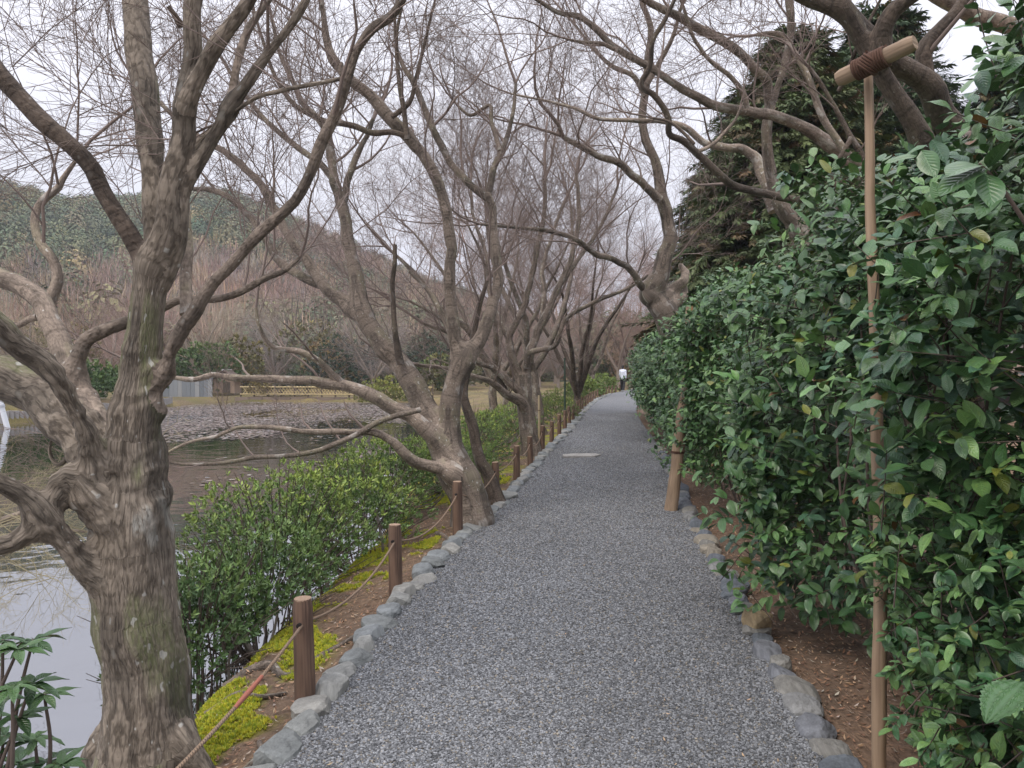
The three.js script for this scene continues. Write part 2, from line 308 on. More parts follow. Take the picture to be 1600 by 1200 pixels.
M.post = std({ map: woodMap([.225, .14, .095], [.075, .045, .032]), bumpMap: woodBump, bumpScale: 0.006, roughness: 0.85 });
M.postTop = std({ map: woodMap([.5, .36, .25], [.34, .22, .15]), bumpMap: woodBump, bumpScale: 0.002 });
M.pole = std({ map: woodMap([.37, .26, .165], [.2, .13, .08]), bumpMap: woodBump, bumpScale: 0.002, roughness: 0.7 });
M.prop = std({ map: woodMap([.38, .275, .18], [.2, .135, .085]), bumpMap: woodBump, bumpScale: 0.003, roughness: 0.75 });
M.hole = std({ color: lin(.02, .015, .012) });
M.rope = std({ color: lin(.27, .19, .13), roughness: 1, bumpMap: texture(64, 64, 0.05, 0.03, (u, v) => 0.5 + 0.5 * sin(2 * PI * (u * 2 + v * 2)), false), bumpScale: 0.004 });
M.palmRope = std({ color: lin(.1, .052, .034), roughness: 1, bumpMap: woodBump, bumpScale: 0.004 });
M.tape = std({ color: lin(.34, .12, .08), roughness: 0.8 });
// water: dark pond, mirror calm with very small ripples
M.water = new THREE.MeshPhysicalMaterial({
  color: lin(.34, .345, .36), metalness: 1, roughness: 0.03,
  bumpMap: texture(512, 512, 3.2, 3.2, (u, v) => 0.6 * pf(u, v, 7, 9, 201) + 0.4 * pf(u, v, 3, 3, 205), false), bumpScale: 0.012
});
const leafMap = texture(128, 256, 1, 1, (u, v) => { const x = abs(u - .5) * 2, rib = smooth(.09, .02, x), vein = .5 * smooth(.8, 1, .5 + .5 * sin((v * 9 - x * 2.2) * 2 * PI)) * smooth(1, .1, x), k = .78 + .35 * pf(u, v, 6, 9, 211) + .3 * rib + .13 * vein, y = .12 * smooth(.6, .8, pf(u, v, 4, 5, 221)); return [(k + 2 * y) * .78, (k + y) * .8, k * .74]; });
M.leafGloss = new THREE.MeshPhysicalMaterial({ color: 0xffffff, map: leafMap, bumpMap: texture(128, 256, 1, 1, (u, v) => { const x = abs(u - .5) * 2; return .5 + .4 * cos((v * 9 - x * 2.2) * 2 * PI) * smooth(1, .1, x) - .5 * smooth(.12, 0, x); }, false), bumpScale: .0012, roughness: 0.32, specularIntensity: 1, side: THREE.DoubleSide });
M.leafMatt = std({ roughness: 0.6, side: THREE.DoubleSide });
M.needle = std({ roughness: 0.8, side: THREE.DoubleSide });
M.moss = std({ roughness: 1 });
M.litter = std({ roughness: 0.9, side: THREE.DoubleSide });
M.stem = std({ color: lin(.1, .075, .06), roughness: 0.95 });
M.stemGrey = std({ color: lin(.2, .175, .15), roughness: 0.95 });
M.rhodoA = M.leafGloss.clone(); M.rhodoA.color = lin(.045, .1, .035); M.rhodoB = M.leafGloss.clone(); M.rhodoB.color = lin(.075, .15, .05);
// ------------------------------------------------------------------ the setting: ground, path, pond, hill
function axis(parts) { const a = []; for (const [x0, x1, s] of parts) for (let x = x0; x < x1 - 1e-6; x += s) a.push(x); a.push(parts[parts.length - 1][1]); return a; }
function sheet(xs, zs, h, col) {
  const p = [], u = [], c = [], idx = [], w = xs.length;
  for (const z of zs) for (const x of xs) { const y = h(x, z); p.push(x, y, z); u.push(x, z); if (col) c.push(...col(x, y, z)); }
  for (let j = 0; j < zs.length - 1; j++) for (let i = 0; i < w - 1; i++) { const a = j * w + i, b = a + w; idx.push(a, b, a + 1, a + 1, b, b + 1); }
  const g = new THREE.BufferGeometry(); g.setAttribute('position', new THREE.Float32BufferAttribute(p, 3)); g.setAttribute('uv', new THREE.Float32BufferAttribute(u, 2)); if (col) g.setAttribute('color', new THREE.Float32BufferAttribute(c, 3));
  g.setIndex(idx); g.computeVertexNormals(); return g;
}
function mossAt(x, z) { // 0..1 on the bank beside the path
  const d = -z, s = xL(d) - x; if (s < 0.12 || d < -2) return 0; const sd = pondDist(x, d);
  const n = fbm(x * 2.1 + 4, 0, z * 2.1, 3) + 0.45 * fbm(x * 9, 3, z * 9, 2);
  return smooth(0.0, 0.14, n + 0.3 * smooth(-0.7, -0.2, sd) + (d > 9 ? 0.12 : -0.1)) * smooth(0.12, 0.3, s) * (sd > 0.25 ? 0 : 1);
}
function groundColor(x, y, z) {
  const d = -z, n = fbm(x * 0.9, 2, z * 0.9, 3), f = noise3(x * 11, 5, z * 11);
  let c = mixc([.26, .175, .115], [.17, .115, .078], clamp(.5 + n + .3 * f));
  if (x > xR(d) && d < 60) c = mixc([.29, .185, .12], [.16, .112, .078], clamp(.5 + n + .3 * f));
  if (x < xL(d)) c = mixc(c, mixc([.46, .42, .035], [.22, .26, .03], clamp(.5 + f)), .9 * mossAt(x, z));
  if (y < -0.5) c = mixc(c, [.06, .05, .035], smooth(-.5, -.8, y));
  const far = smooth(14, 30, hypot(x, z)) * (x < xL(d) - 2 || d > 55 ? 1 : 0);
  return mixc(c, mixc([.3, .22, .12], [.14, .12, .06], clamp(.5 + 1.2 * n)), far * .8);
}
struct('ground', sheet(
  axis([[-900, -100, 100], [-100, -30, 5], [-30, -8, 1], [-8, -3, .25], [-3, -.2, .04], [-.2, 1, .12], [1, 2.9, .045], [2.9, 4, .12], [4, 14, 1], [14, 60, 4], [60, 900, 105]]),
  axis([[-900, -100, 100], [-100, -56, 3], [-56, -22, .8], [-22, -9, .14], [-9, -2, .045], [-2, 3, .5], [3, 40, 4], [40, 300, 65]]), groundH, groundColor), M.ground);
const pathH = (x, d) => { const l = xL(d), r = xR(d), t = (x - l) / (r - l); return 0.035 * 4 * t * (1 - t) * .6 + 0.01 * fbm(x * 2.2, 9, d * 2.2, 2) + (d > 53 ? 0.02 * (d - 53) : 0); };
{
  const zs = axis([[-72, -30, .8], [-30, -14, .3], [-14, -2, .1], [-2, 4, .4]]), p = [], u = [], idx = [], nx = 24;
  for (const z of zs) for (let i = 0; i <= nx; i++) { const x = lerp(xL(-z) - .03, xR(-z) + .03, i / nx); p.push(x, pathH(x, -z), z); u.push(x + .13 * sin(z), z); }
  for (let j = 0; j < zs.length - 1; j++) for (let i = 0; i < nx; i++) { const a = j * (nx + 1) + i, b = a + nx + 1; idx.push(a, b, a + 1, a + 1, b, b + 1); }
  const g = new THREE.BufferGeometry(); g.setAttribute('position', new THREE.Float32BufferAttribute(p, 3)); g.setAttribute('uv', new THREE.Float32BufferAttribute(u, 2)); g.setIndex(idx); g.computeVertexNormals();
  const path = struct('gravel_path', g, M.gravel);
  setSeed(11); // loose crushed stone lying on it
  for (let v = 0; v < 3; v++) {
    const b = new THREE.IcosahedronGeometry(1, 0), q = b.getAttribute('position'); const seen = new Map();
    for (let i = 0; i < q.count; i++) { const k = [q.getX(i), q.getY(i), q.getZ(i)].map(x => x.toFixed(2)).join(); if (!seen.has(k)) seen.set(k, rr(.7, 1.25)); const s = seen.get(k); q.setXYZ(i, q.getX(i) * s * 1.15, q.getY(i) * s * .62, q.getZ(i) * s * .85); }
    b.computeVertexNormals();
    const list = [], cols = [];
    for (let i = 0; i < 150000; i++) {
      const t = pow(rnd(), 1.75), d = 2.2 + 24 * t, x = lerp(xL(d), xR(d), rnd()), r = rr(.003, .0067) * (1 + .045 * d), y = pathH(x, d) + r * .28;
      list.push(mat4(new V3(x, y, -d), new THREE.Quaternion().setFromEuler(new THREE.Euler(gauss() * .5, rr(0, 6.3), gauss() * .5)), r));
      const k = (0.08 + .245 * pow(rnd(), 1.6)) * (1 + .22 * fbm(x * 1.3, 3, d * .6, 3)), w = rnd(); cols.push(w > .93 ? lin(k * 1.15, k * 1.02, k * .82) : lin(k * .97, k, k * 1.04));
    }
    instances('gravel', b, M.pebble, list, path, cols);
  }
}
{
  const g = new THREE.PlaneGeometry(140, 120).rotateX(-PI / 2); g.translate(-60, WATER, -10); const u = g.getAttribute('uv'), p = g.getAttribute('position'); for (let i = 0; i < u.count; i++) u.setXY(i, p.getX(i), p.getZ(i));
  struct('pond_water', g, M.water);
}
// the wooded hill behind the pond
const ridgePx = table([[-700, 410], [-300, 350], [0, 318], [110, 328], [200, 318], [330, 298], [430, 315], [500, 342], [570, 368], [640, 395], [700, 415], [760, 445], [850, 480], [950, 505], [1100, 490], [1300, 455], [1700, 440]]);
const HR = 340, azOf = px => Math.atan((px - 800) / F);
function hillH(az, r) { const px = 800 + F * Math.tan(clamp(az, -1.2, .75)), e = (575 - ridgePx(px) - 52) / F * HR * cos(az) / cos(az); const t = smooth(75, HR, r); return 0.4 + e * t * (1 + .1 * fbm(az * 9, r * .012, 3, 3)) * (r > HR ? 1 - .4 * smooth(HR, 520, r) : 1); }
const hillAt = (az, r) => new V3(r * sin(az), hillH(az, r), -r * cos(az));
let hill;
{
  const p = [], u = [], c = [], idx = [], na = 150, nr = 50;
  for (let j = 0; j <= nr; j++) for (let i = 0; i <= na; i++) { const r = 68 + 450 * pow(j / nr, 1.3), az = lerp(-1.15, .72, i / na), v = hillAt(az, r); if (j === 0) v.y = -1.5; p.push(v.x, v.y, v.z); u.push(v.x, v.z); const n = fbm(v.x * .03, 1, v.z * .03, 3); c.push(...mixc([.1, .075, .055], [.045, .055, .028], clamp(.5 + n))); }
  for (let j = 0; j < nr; j++) for (let i = 0; i < na; i++) { const a = j * (na + 1) + i, b = a + na + 1; idx.push(a, a + 1, b, a + 1, b + 1, b); }
  const g = new THREE.BufferGeometry(); g.setAttribute('position', new THREE.Float32BufferAttribute(p, 3)); g.setAttribute('uv', new THREE.Float32BufferAttribute(u, 2)); g.setAttribute('color', new THREE.Float32BufferAttribute(c, 3)); g.setIndex(idx); g.computeVertexNormals();
  hill = struct('hill', g, M.ground);
}
// ------------------------------------------------------------------ leaves
// a blade along +y, faces +z, length 1
function leafGeo(width, curl, fold, seg = 4, wave = 0) {
  const p = [], u = [], idx = []; seg = max(2, seg);
  for (let k = 0; k <= seg; k++) {
    const t = k / seg, w = width * .5 * pow(sin(PI * pow(t * .94 + .03, .85)), .8) * (k === seg ? .25 : 1) * (k === 0 ? .35 : 1), y = t * (1 - .12 * curl * t), z = -curl * .35 * t * t;
    for (let s = -1; s <= 1; s++) { p.push(s * w, y, z + abs(s) * w * fold + wave * s * sin(t * 9) * .03); u.push(.5 + s * .5, t); }
  }
  for (let k = 0; k < seg; k++) for (let s = 0; s < 2; s++) { const a = k * 3 + s, b = a + 3; idx.push(a, a + 1, b, a + 1, b + 1, b); }
  const g = new THREE.BufferGeometry(); g.setAttribute('position', new THREE.Float32BufferAttribute(p, 3)); g.setAttribute('uv', new THREE.Float32BufferAttribute(u, 2)); g.setIndex(idx); g.computeVertexNormals(); return g;
}
const LEAF = [leafGeo(.5, .5, .25, 5, 1), leafGeo(.46, .9, .35, 5, -1), leafGeo(.54, .2, .15, 5, .6)];
// a tuft of n leaves round a stem tip, along +y, about 1 across
function tuftGeo(n, width, seg, open, len = .55) {
  const gs = [];
  for (let i = 0; i < n; i++) {
    const g = leafGeo(width, rr(.1, .8), rr(.1, .4), seg), a = i * 2.4 + rr(-.3, .3), o = open * rr(.6, 1.2), s = len * rr(.7, 1.15);
    g.applyMatrix4(new THREE.Matrix4().makeScale(s, s, s)); g.applyMatrix4(new THREE.Matrix4().makeRotationX(o)); g.applyMatrix4(new THREE.Matrix4().makeRotationY(a)); g.translate(0, -.25 + .5 * i / n, 0); gs.push(g);
  }
  return mergeGeometries(gs);
}
// a bare spray of twigs, along +y, length 1
function sprayGeo(nSide, nSub, r0 = .0047) {
  const b = new GB(), path = (p, d, L, n, bend) => { const a = [p.clone()]; d = d.clone(); for (let i = 0; i < n; i++) { d.x += gauss() * .2; d.z += gauss() * .2; d.y += bend + gauss() * .08; d.normalize(); p = p.clone().addScaledVector(d, L / n); a.push(p); } return a; };
  const tip = (n, a, z) => Array.from({ length: n + 1 }, (_, i) => lerp(a, z, i / n));
  const main = path(new V3(), new V3(gauss() * .1, 1, gauss() * .1), 1, 6, .03); b.tube(main, tip(6, r0, r0 * .35), 3, false);
  for (let i = 0; i < nSide; i++) {
    const t = .08 + .9 * i / nSide, k = min(5, floor(t * 6)), p = main[k].clone().lerp(main[k + 1], t * 6 - k), az = (i % 2) * PI + rr(-.7, .7) + i * .25, d = new V3(cos(az) * .8, .75, sin(az) * .8).normalize(), L = rr(.28, .5) * (1.1 - .5 * t);
    const s = path(p, d, L, 3, .06); b.tube(s, tip(3, r0 * .5, r0 * .3), 3, false);
    for (let j = 0; j < nSub; j++) { const q = s[1 + j % 2].clone().lerp(s[2 + j % 2], rnd()), e = d.clone().add(randDir().multiplyScalar(.7)); e.y += .2; b.tube(path(q, e.normalize(), rr(.1, .22), 2, .05), tip(2, r0 * .36, r0 * .24), 3, false); }
  }
  return b.build();
}
setSeed(21);
const SPRAY = [sprayGeo(10, 3), sprayGeo(9, 3), sprayGeo(12, 2)];
// ------------------------------------------------------------------ bare trees
class Tree {
  constructor(name, label, base, opt = {}) { this.g = thing(name, label, 'tree', base, opt.group); this.base = base; this.o = { bark: M.barkSmooth, twig: M.twig, cell: 0, k: .06, ...opt }; this.limbs = []; this.tubes = new Map(); this.tw = new GB(); this.sprays = [[], [], []]; this.name = ''; }
  // trace: 'x y width; x y width ...' in view pixels, the distance running from d0 to d1
  limb(name, d0, d1, trace, opt = {}) {
    const a = trace.split(';').map(s => s.trim().split(/\s+/).map(Number)), P = [], R = []; let L = [0];
    for (let i = 1; i < a.length; i++) L.push(L[i - 1] + hypot(a[i][0] - a[i - 1][0], a[i][1] - a[i - 1][1]));
    a.forEach(([x, y, w], i) => { const t = L[i] / L[a.length - 1], d = lerp(d0, d1, t) + (opt.bow || 0) * sin(PI * t); P.push(at(x, y, d)); R.push(w * .5 * d / F); });
    const mr = R.reduce((s, r) => s + r, 0) / R.length, s = spline(P, R, opt.step ?? clamp(mr * 1.6, .025, .3), opt.wig ?? .35);
    return this.add({ name, ...s, ...opt });
  }
  add(l) { this.limbs.push(l); return l; }
  // side branches that fork into sprays of twigs
  grow(p, dir, len, r, lev, up = .3, sp = 1) {
    const n = lev > 0 ? 6 : 5, pts = [p.clone()], rad = [r], d = dir.clone().normalize(); let q = p.clone();
    for (let i = 1; i <= n; i++) { d.x += gauss() * .27; d.z += gauss() * .27; d.y += gauss() * .2 + up * .16; d.normalize(); q = q.clone().addScaledVector(d, len / n); pts.push(q); rad.push(lerp(r, r * .45, i / n)); }
    this.tw.tube(pts, rad, r > .02 ? 6 : r > .009 ? 4 : 3, false);
    const put = (i, dd) => this.sprays[floor(rnd() * 3)].push(mat4(pts[i], frame(dd, randDir()), rr(.45, .85) * sp));
    if (lev <= 0) { put(n, d); for (let i = 1; i < n; i++) if (rnd() < .42) put(i, pts[i + 1].clone().sub(pts[i]).normalize().add(randDir().multiplyScalar(.8)).add(new V3(0, .25, 0))); return; }
    const kids = 3;
    for (let k = 0; k < kids; k++) {
      const i = k === kids - 1 ? n : 1 + floor((k + rnd()) / kids * (n - 1)), t = pts[min(n, i + 1)].clone().sub(pts[max(0, i - 1)]).normalize(), side = randDir(); side.addScaledVector(t, -side.dot(t)).normalize();
      this.grow(pts[i], t.multiplyScalar(i === n ? 1 : .75).addScaledVector(side, i === n ? .25 : .75), len * rr(.5, .8), max(.0028, rad[i] * (i === n ? .9 : .6)), lev - 1, up, sp);
    }
  }
  ramify(l, every, len, lev, from = 0, up = .3, sp = 1) {
    let acc = every * rnd();
    const n = l.pts.length;
    for (let i = 1; i < n; i++) {
      acc -= l.pts[i].distanceTo(l.pts[i - 1]); if (acc > 0 || i / n < from) continue; acc = every * rr(.6, 1.4);
      const t = l.pts[i].clone().sub(l.pts[i - 1]).normalize(), s = randDir(); s.addScaledVector(t, -s.dot(t)).normalize(); s.y = abs(s.y) * .8 + .1;
      this.grow(l.pts[i], t.multiplyScalar(.55).addScaledVector(s, .8), len * rr(.6, 1.2), clamp(l.rad[i] * .45, .004, .016), lev, up, sp);
    }
  }
  tip(l, len, lev, n = 2, up = .3, sp = 1) { const m = l.pts.length - 1, t = l.pts[m].clone().sub(l.pts[m - 1]).normalize(); for (let i = 0; i < n; i++) this.grow(l.pts[m], t.clone().add(randDir().multiplyScalar(i ? .55 : .15)), len * rr(.7, 1.1), l.rad[m] * (i ? .7 : .95), lev, up, sp); }
  build() {
    const { cell, k, bark, twig, disp } = this.o, solid = [], G = this.g, off = this.base ? this.base.clone().negate() : new V3();
    const put = (name, geo, mat, kind) => part(name, geo.translate(off.x, off.y, off.z), mat, G, kind);
    for (const l of this.limbs) {
      let i = 0; if (cell && !l.tube) { while (i < l.pts.length && l.rad[i] > cell * 1.25) i++; if (i > 2) solid.push({ ...l, pts: l.pts.slice(0, i), rad: l.rad.slice(0, i) }); else i = 0; }
      if (i < l.pts.length - 1 && (i === 0 || l.pts.length - i >= 1)) { const a = max(0, i - 2), b = new GB(), mx = l.rad[a]; b.tube(l.pts.slice(a), l.rad.slice(a), mx > .05 ? 14 : mx > .02 ? 9 : 6); put(l.name, b.build(), l.mat ?? bark); }
    }
    if (solid.length) for (const [l, geo] of skin(solid, cell, k, disp)) put(l.name, geo, l.mat ?? bark);
    if (this.tw.i.length) put('twigs', this.tw.build(), twig, 'stuff');
    this.sprays.forEach((s, i) => { if (s.length) { const m = new THREE.Matrix4().makeTranslation(off.x, off.y, off.z); instances('twigs', SPRAY[i], twig, s.map(x => x.premultiply(m)), G); } });
    return G;
  }
}
setSeed(31);
// the big maple in the left foreground
{
  const T = new Tree('maple_tree', 'big multi-stemmed maple with furrowed grey-brown trunk in the left foreground', at(225, 1225, 3.15), {
    cell: .0088, k: .07, bark: M.barkRough, twig: M.twig,
    disp(x, y, z, l, s) {
      const low = smooth(2.15, 1.55, y) * smooth(.62, .22, hypot(x + 1.57, z + 3.1)) ; let d = .005 * fbm(x * 9, y * 7, z * 9, 2);
      if (low) { const f = 1 - abs(noise3(x * 26 + 2 * noise3(x * 5, y * 5, z * 5), y * 9, z * 26)); const f2 = 1 - abs(noise3(x * 52 + 3 * noise3(x * 9, y * 9, z * 9), y * 26, z * 52)); d += low * (.0036 * (f * f * f - .4) + .005 * (f2 * f2 - .5) + .022 * fbm(x * 6, y * 5, z * 6, 3)); const b = smooth(.28, 0, abs(y - 1.52)) + smooth(.3, 0, abs(y - 1.1)) * .9; d += low * b * (.014 * noise3(x * 9, y * 34 + 3 * noise3(x * 6, 3, z * 6), z * 9) + .02 * noise3(x * 12, y * 12, z * 12)); }
      return d;
    }
  });
  T.limb('trunk', 3.12, 3.05, '226 1262 200; 230 1190 152; 232 1100 126; 217 1000 119; 211 900 116; 211 800 110; 204 740 104; 212 660 76; 215 605 66; 219 560 56; 228 500 55; 235 440 53; 240 405 50', { gnarl: 1, wig: .06 });
  T.limb('root', 3.08, 3.0, '255 1120 50; 292 1160 44; 322 1196 34; 350 1240 22', { gnarl: .7 });
  T.limb('root', 3.2, 3.3, '190 1130 60; 150 1185 50; 128 1230 40', { gnarl: .7 });
  T.limb('limb', 3.0, 2.6, '152 765 56; 140 715 40; 133 677 32; 113 627 31; 87 580 33; 33 543 33; 0 512 34; -60 470 32', { gnarl: .15 });
  T.limb('limb', 3.1, 3.5, '185 785 80; 150 705 76; 92 645 69; 30 600 66; -40 588 68; -140 560 60', { gnarl: .55 });
  const palB = T.limb('limb', 3.2, 3.75, '150 690 60; 108 590 40; 86 520 30; 77 495 29; 66 472 29; 30 448 28; 0 432 27; -60 400 24', { k: .05, gnarl: .1, mat: M.barkPale });
  const pale = T.limb('limb', 3.6, 3.9, '74 480 20; 87 440 18; 82 405 16; 66 385 14; 55 362 13; 54 335 12; 70 310 12; 92 292 11; 98 280 9; 116 254 6', { mat: M.barkPale, tube: true });
  const fD = T.limb('limb', 3.3, 3.55, '108 590 26; 120 563 21; 132 535 19; 152 522 18; 196 503 17; 255 480 14; 280 470 13; 333 467 12; 367 460 11; 417 433 10; 443 423 8; 468 402 6', { mat: M.barkSmooth });
  T.limb('limb', 3.0, 2.75, '170 795 60; 140 760 44; 122 745 40; 98 751 35; 78 775 30; 55 810 28; 30 842 27; 0 856 26; -50 862 25', { gnarl: .25 });
  const fF = T.limb('limb', 3.05, 2.7, '195 945 58; 168 915 45; 140 888 37; 110 855 34; 75 820 31; 40 780 29; 0 753 27; -50 720 24', { gnarl: .3 });
  T.limb('limb', 3.05, 2.8, '230 425 26; 213 378 29; 182 333 28; 157 293 26; 140 257 26; 100 217 26; 67 193 26; 33 157 27; 0 120 29; -40 70 28', { mat: M.barkDark, k: .03 });
  const H = T.limb('limb', 3.1, 3.5, '240 420 40; 243 370 36; 243 320 38; 240 267 36; 231 190 40; 225 140 40; 220 100 40; 215 33 37; 207 -40 35; 190 -160 28', { wig: .15, k: .03 });
  const I = T.limb('limb', 3.02, 2.9, '238 415 47; 248 390 46; 258 355 40; 267 300 36; 280 233 34; 288 175 33; 296 100 29; 302 33 27; 308 -40 25; 318 -140 18', { gnarl: .04, k: .03 });
  T.limb('limb', 2.95, 2.8, '291 170 30; 308 125 27; 333 77 25; 363 37 22; 388 0 20; 420 -60 16', { k: .03 });
  const K = T.limb('limb', 3.05, 2.9, '254 440 28; 276 385 26; 284 320 22; 290 295 22; 313 247 20; 340 200 19; 365 157 20; 393 120 18; 420 83 15; 450 45 14; 470 15 14; 500 -50 10', { k: .03 });
  const K2 = T.limb('limb', 3.0, 3.1, '357 170 15; 364 130 14; 373 90 13; 390 43 12; 420 0 11; 450 -50 8', { mat: M.barkPale });
  T.limb('limb', 3.1, 3.2, '285 262 14; 296 240 13; 327 207 12; 357 176 10', { tube: true });
  const J = T.limb('limb', 3.07, 2.55, '236 640 30; 254 594 28; 266 560 26; 287 510 24; 305 487 23; 333 443 20; 367 410 18; 400 373 17; 433 340 17; 467 307 17; 490 260 19; 500 233 19; 523 187 18; 540 133 17; 550 103 16; 560 77 15; 583 43 15; 607 27 14; 627 0 12; 650 -50 9', { mat: M.barkSmooth });
  const jb = T.limb('limb', 2.75, 3.0, '537 122 7; 480 133 7; 433 143 7; 400 153 7; 370 172 6; 345 190 4', { tube: true });
  T.limb('limb', 3.2, 3.5, '290 492 18; 293 440 18; 292 400 18; 288 345 18; 284 300 16; 270 240 14', { mat: M.barkPale, tube: true });
  T.limb('stub', 2.95, 2.9, '284 42 12; 275 26 9; 264 10 7', { tube: true, mat: M.barkDark });
  T.limb('limb', 2.72, 2.74, '536 120 9; 530 108 7; 534 98 5', { tube: true, mat: M.barkDark });
  T.limb('limb', 3.3, 3.4, '92 650 14; 105 690 11; 104 718 9; 92 727 7; 80 715 6; 78 695 5; 90 672 4', { tube: true });
  T.limb('limb', 3.6, 3.9, '60 495 12; 38 505 11; 15 515 9; -10 530 7', { tube: true, mat: M.barkPale });
  T.limb('limb', 3.7, 4.4, '55 545 20; 20 565 19; -10 560 18; -60 550 16', { tube: true, mat: M.barkPale });
  for (const [l, e, n, lev, f] of [[pale, .3, .7, 1, .3], [fD, .45, .7, 1, .35], [J, 1.2, .6, 0, .6], [jb, .35, .4, 0, .2], [K, 1, .6, 0, .7], [K2, .8, .5, 0, .5]]) T.ramify(l, e, n, lev, f);
  T.tip(pale, .9, 2, 3, .35, .8); T.tip(palB, .9, 2, 3, .35, .8); T.tip(fD, .5, 1, 2); T.tip(jb, .5, 1, 2);
  T.build();
}
// the second maple, behind the third fence post
{
  const T = new Tree('maple_tree', 'spreading maple with forked smooth trunk behind the third fence post from the front', at(735, 800, 7.7), { cell: .02, k: .1, disp: (x, y, z) => .01 * fbm(x * 7, y * 5, z * 7, 2) });
  T.limb('trunk', 7.75, 7.8, '738 815 70; 731 775 60; 719 735 44; 706 700 34; 703 650 30; 706 610 32; 716 583 31; 727 556 30', { wig: .1 });
  const a = T.limb('limb', 7.8, 7.4, '722 570 28; 715 545 23; 706 510 20; 703 450 18; 705 400 17; 697 333 17; 688 293 18; 667 253 18; 640 217 19; 613 190 20; 587 157 18; 553 130 17; 523 97 15; 510 70 13; 507 27 10; 503 0 9; 500 -50 6', { mat: M.barkSmooth });
  const b = T.limb('limb', 7.8, 8.2, '727 560 28; 735 548 25; 757 513 20; 773 467 18; 780 433 16; 775 400 15; 770 333 14; 762 307 13', {});
  const b1 = T.limb('limb', 8.2, 8.6, '764 312 13; 733 287 12; 700 247 12; 680 207 11; 663 170 10; 647 133 9; 627 97 7; 617 50 5; 620 0 4', { tube: true });
  const b2 = T.limb('limb', 8.2, 8.5, '762 312 12; 770 267 11; 783 240 10; 795 205 7; 803 165 6; 806 130 5', { tube: true });
  const b3 = T.limb('limb', 8.3, 8.7, '781 236 8; 768 190 7; 765 165 6; 735 180 5; 715 165 4', { tube: true });
  const c = T.limb('limb', 7.75, 8.3, '722 760 45; 697 735 36; 683 667 40; 663 630 38; 633 580 34; 600 543 32; 577 503 28; 563 473 27; 557 433 22; 550 400 20; 545 375 19; 533 320 17', {});
  const c1 = T.limb('limb', 8.3, 8.7, '534 325 16; 523 283 15; 517 250 13; 513 213 12; 497 187 10; 470 157 9; 460 133 8; 437 83 6; 425 30 5', { tube: true });
  const c2 = T.limb('limb', 8.3, 8.5, '537 315 12; 547 273 11; 563 230 9; 575 210 7; 583 187 6', { tube: true });
  const c3 = T.limb('limb', 8.35, 8.8, '518 277 11; 497 253 10; 450 220 9; 417 190 8; 400 170 7; 370 130 5; 340 80 4', { tube: true });
  const d = T.limb('limb', 8.1, 8.9, '566 490 26; 553 487 22; 530 467 20; 510 450 19; 490 425 17; 473 400 15; 467 392 14; 430 333 14; 407 287 13; 360 243 11; 300 207 9; 250 160 6', {});
  const d2 = T.limb('limb', 8.3, 9, '508 448 14; 470 432 14; 433 405 13; 410 365 11; 367 317 10; 333 297 9; 300 295 7; 260 270 5', { tube: true });
  const e = T.limb('limb', 7.75, 7.2, '720 745 40; 683 693 28; 650 657 25; 607 633 22; 543 603 18; 500 597 16; 475 595 14; 433 594 14; 400 592 12; 355 590 11; 332 587 10; 305 594 9; 268 589 7; 235 580 5', { mat: M.barkPale });
  const e2 = T.limb('limb', 7.5, 7.2, '535 600 13; 505 570 11; 470 550 10; 425 540 8; 405 510 6; 400 480 5', { tube: true, mat: M.barkPale });
  const f = T.limb('limb', 7.6, 6.6, '705 740 28; 690 732 20; 653 723 18; 630 707 17; 613 690 15; 587 677 12; 540 675 11; 483 675 10; 420 667 8; 370 669 6; 340 681 6; 300 690 5; 275 700 5; 255 712 4', { mat: M.barkPale });
  const g = T.limb('limb', 7.4, 6.6, '657 640 9; 607 653 9; 560 677 9; 527 693 9; 483 707 8; 443 713 8; 400 715 8; 350 724 6; 295 726 5; 257 721 4', { tube: true });
  const h = T.limb('limb', 7.8, 7.8, '626 570 13; 622 545 11; 618 517 9; 613 450 8; 617 400 7; 618 382 6', { tube: true, mat: M.barkDark });
  const i = T.limb('limb', 7.4, 7.3, '636 218 9; 633 185 8; 625 140 7; 620 90 6; 622 40 5; 630 0 4', { tube: true, mat: M.barkDark });
  const j = T.limb('limb', 7.4, 7.4, '612 183 8; 640 160 7; 650 120 6; 665 60 5; 680 0 4', { tube: true, mat: M.barkDark });
  const k = T.limb('limb', 7.45, 7.2, '640 214 9; 612 207 9; 580 207 9; 550 197 9; 525 192 9; 500 185 9; 470 170 8; 450 152 7; 430 120 6; 410 60 5', { tube: true, mat: M.barkDark });
  const l2 = T.limb('limb', 7.8, 8.2, '704 520 10; 690 490 9; 675 460 8; 655 440 6; 640 425 5', { tube: true });
  for (const [l, ev, n, lev, fr] of [[a, .7, 1.1, 1, .35], [b, .8, 1, 1, .4], [b1, .35, 1.2, 1, .15], [b2, .3, 1, 1, .2], [b3, .3, .8, 1, .2], [c1, .4, 1.1, 1, .2], [c2, .4, 1, 1, .2], [c3, .45, 1.1, 1, .3], [d, .7, 1.2, 1, .35], [d2, .5, 1.1, 1, .3], [e, .8, .8, 0, .35], [e2, .45, .7, 0, .2], [f, .7, .6, 0, .4], [g, .6, .6, 0, .3], [i, .5, 1, 1, .2], [j, .5, 1, 1, .2], [k, .5, 1, 1, .3], [l2, .4, .8, 1, .3]]) T.ramify(l, ev, n, lev, fr);
  for (const l of [a, b1, b2, b3, c1, c2, c3, d, d2, e, e2, f, g, i, j, k]) T.tip(l, 1.1, 1, 2);
  T.build();
}
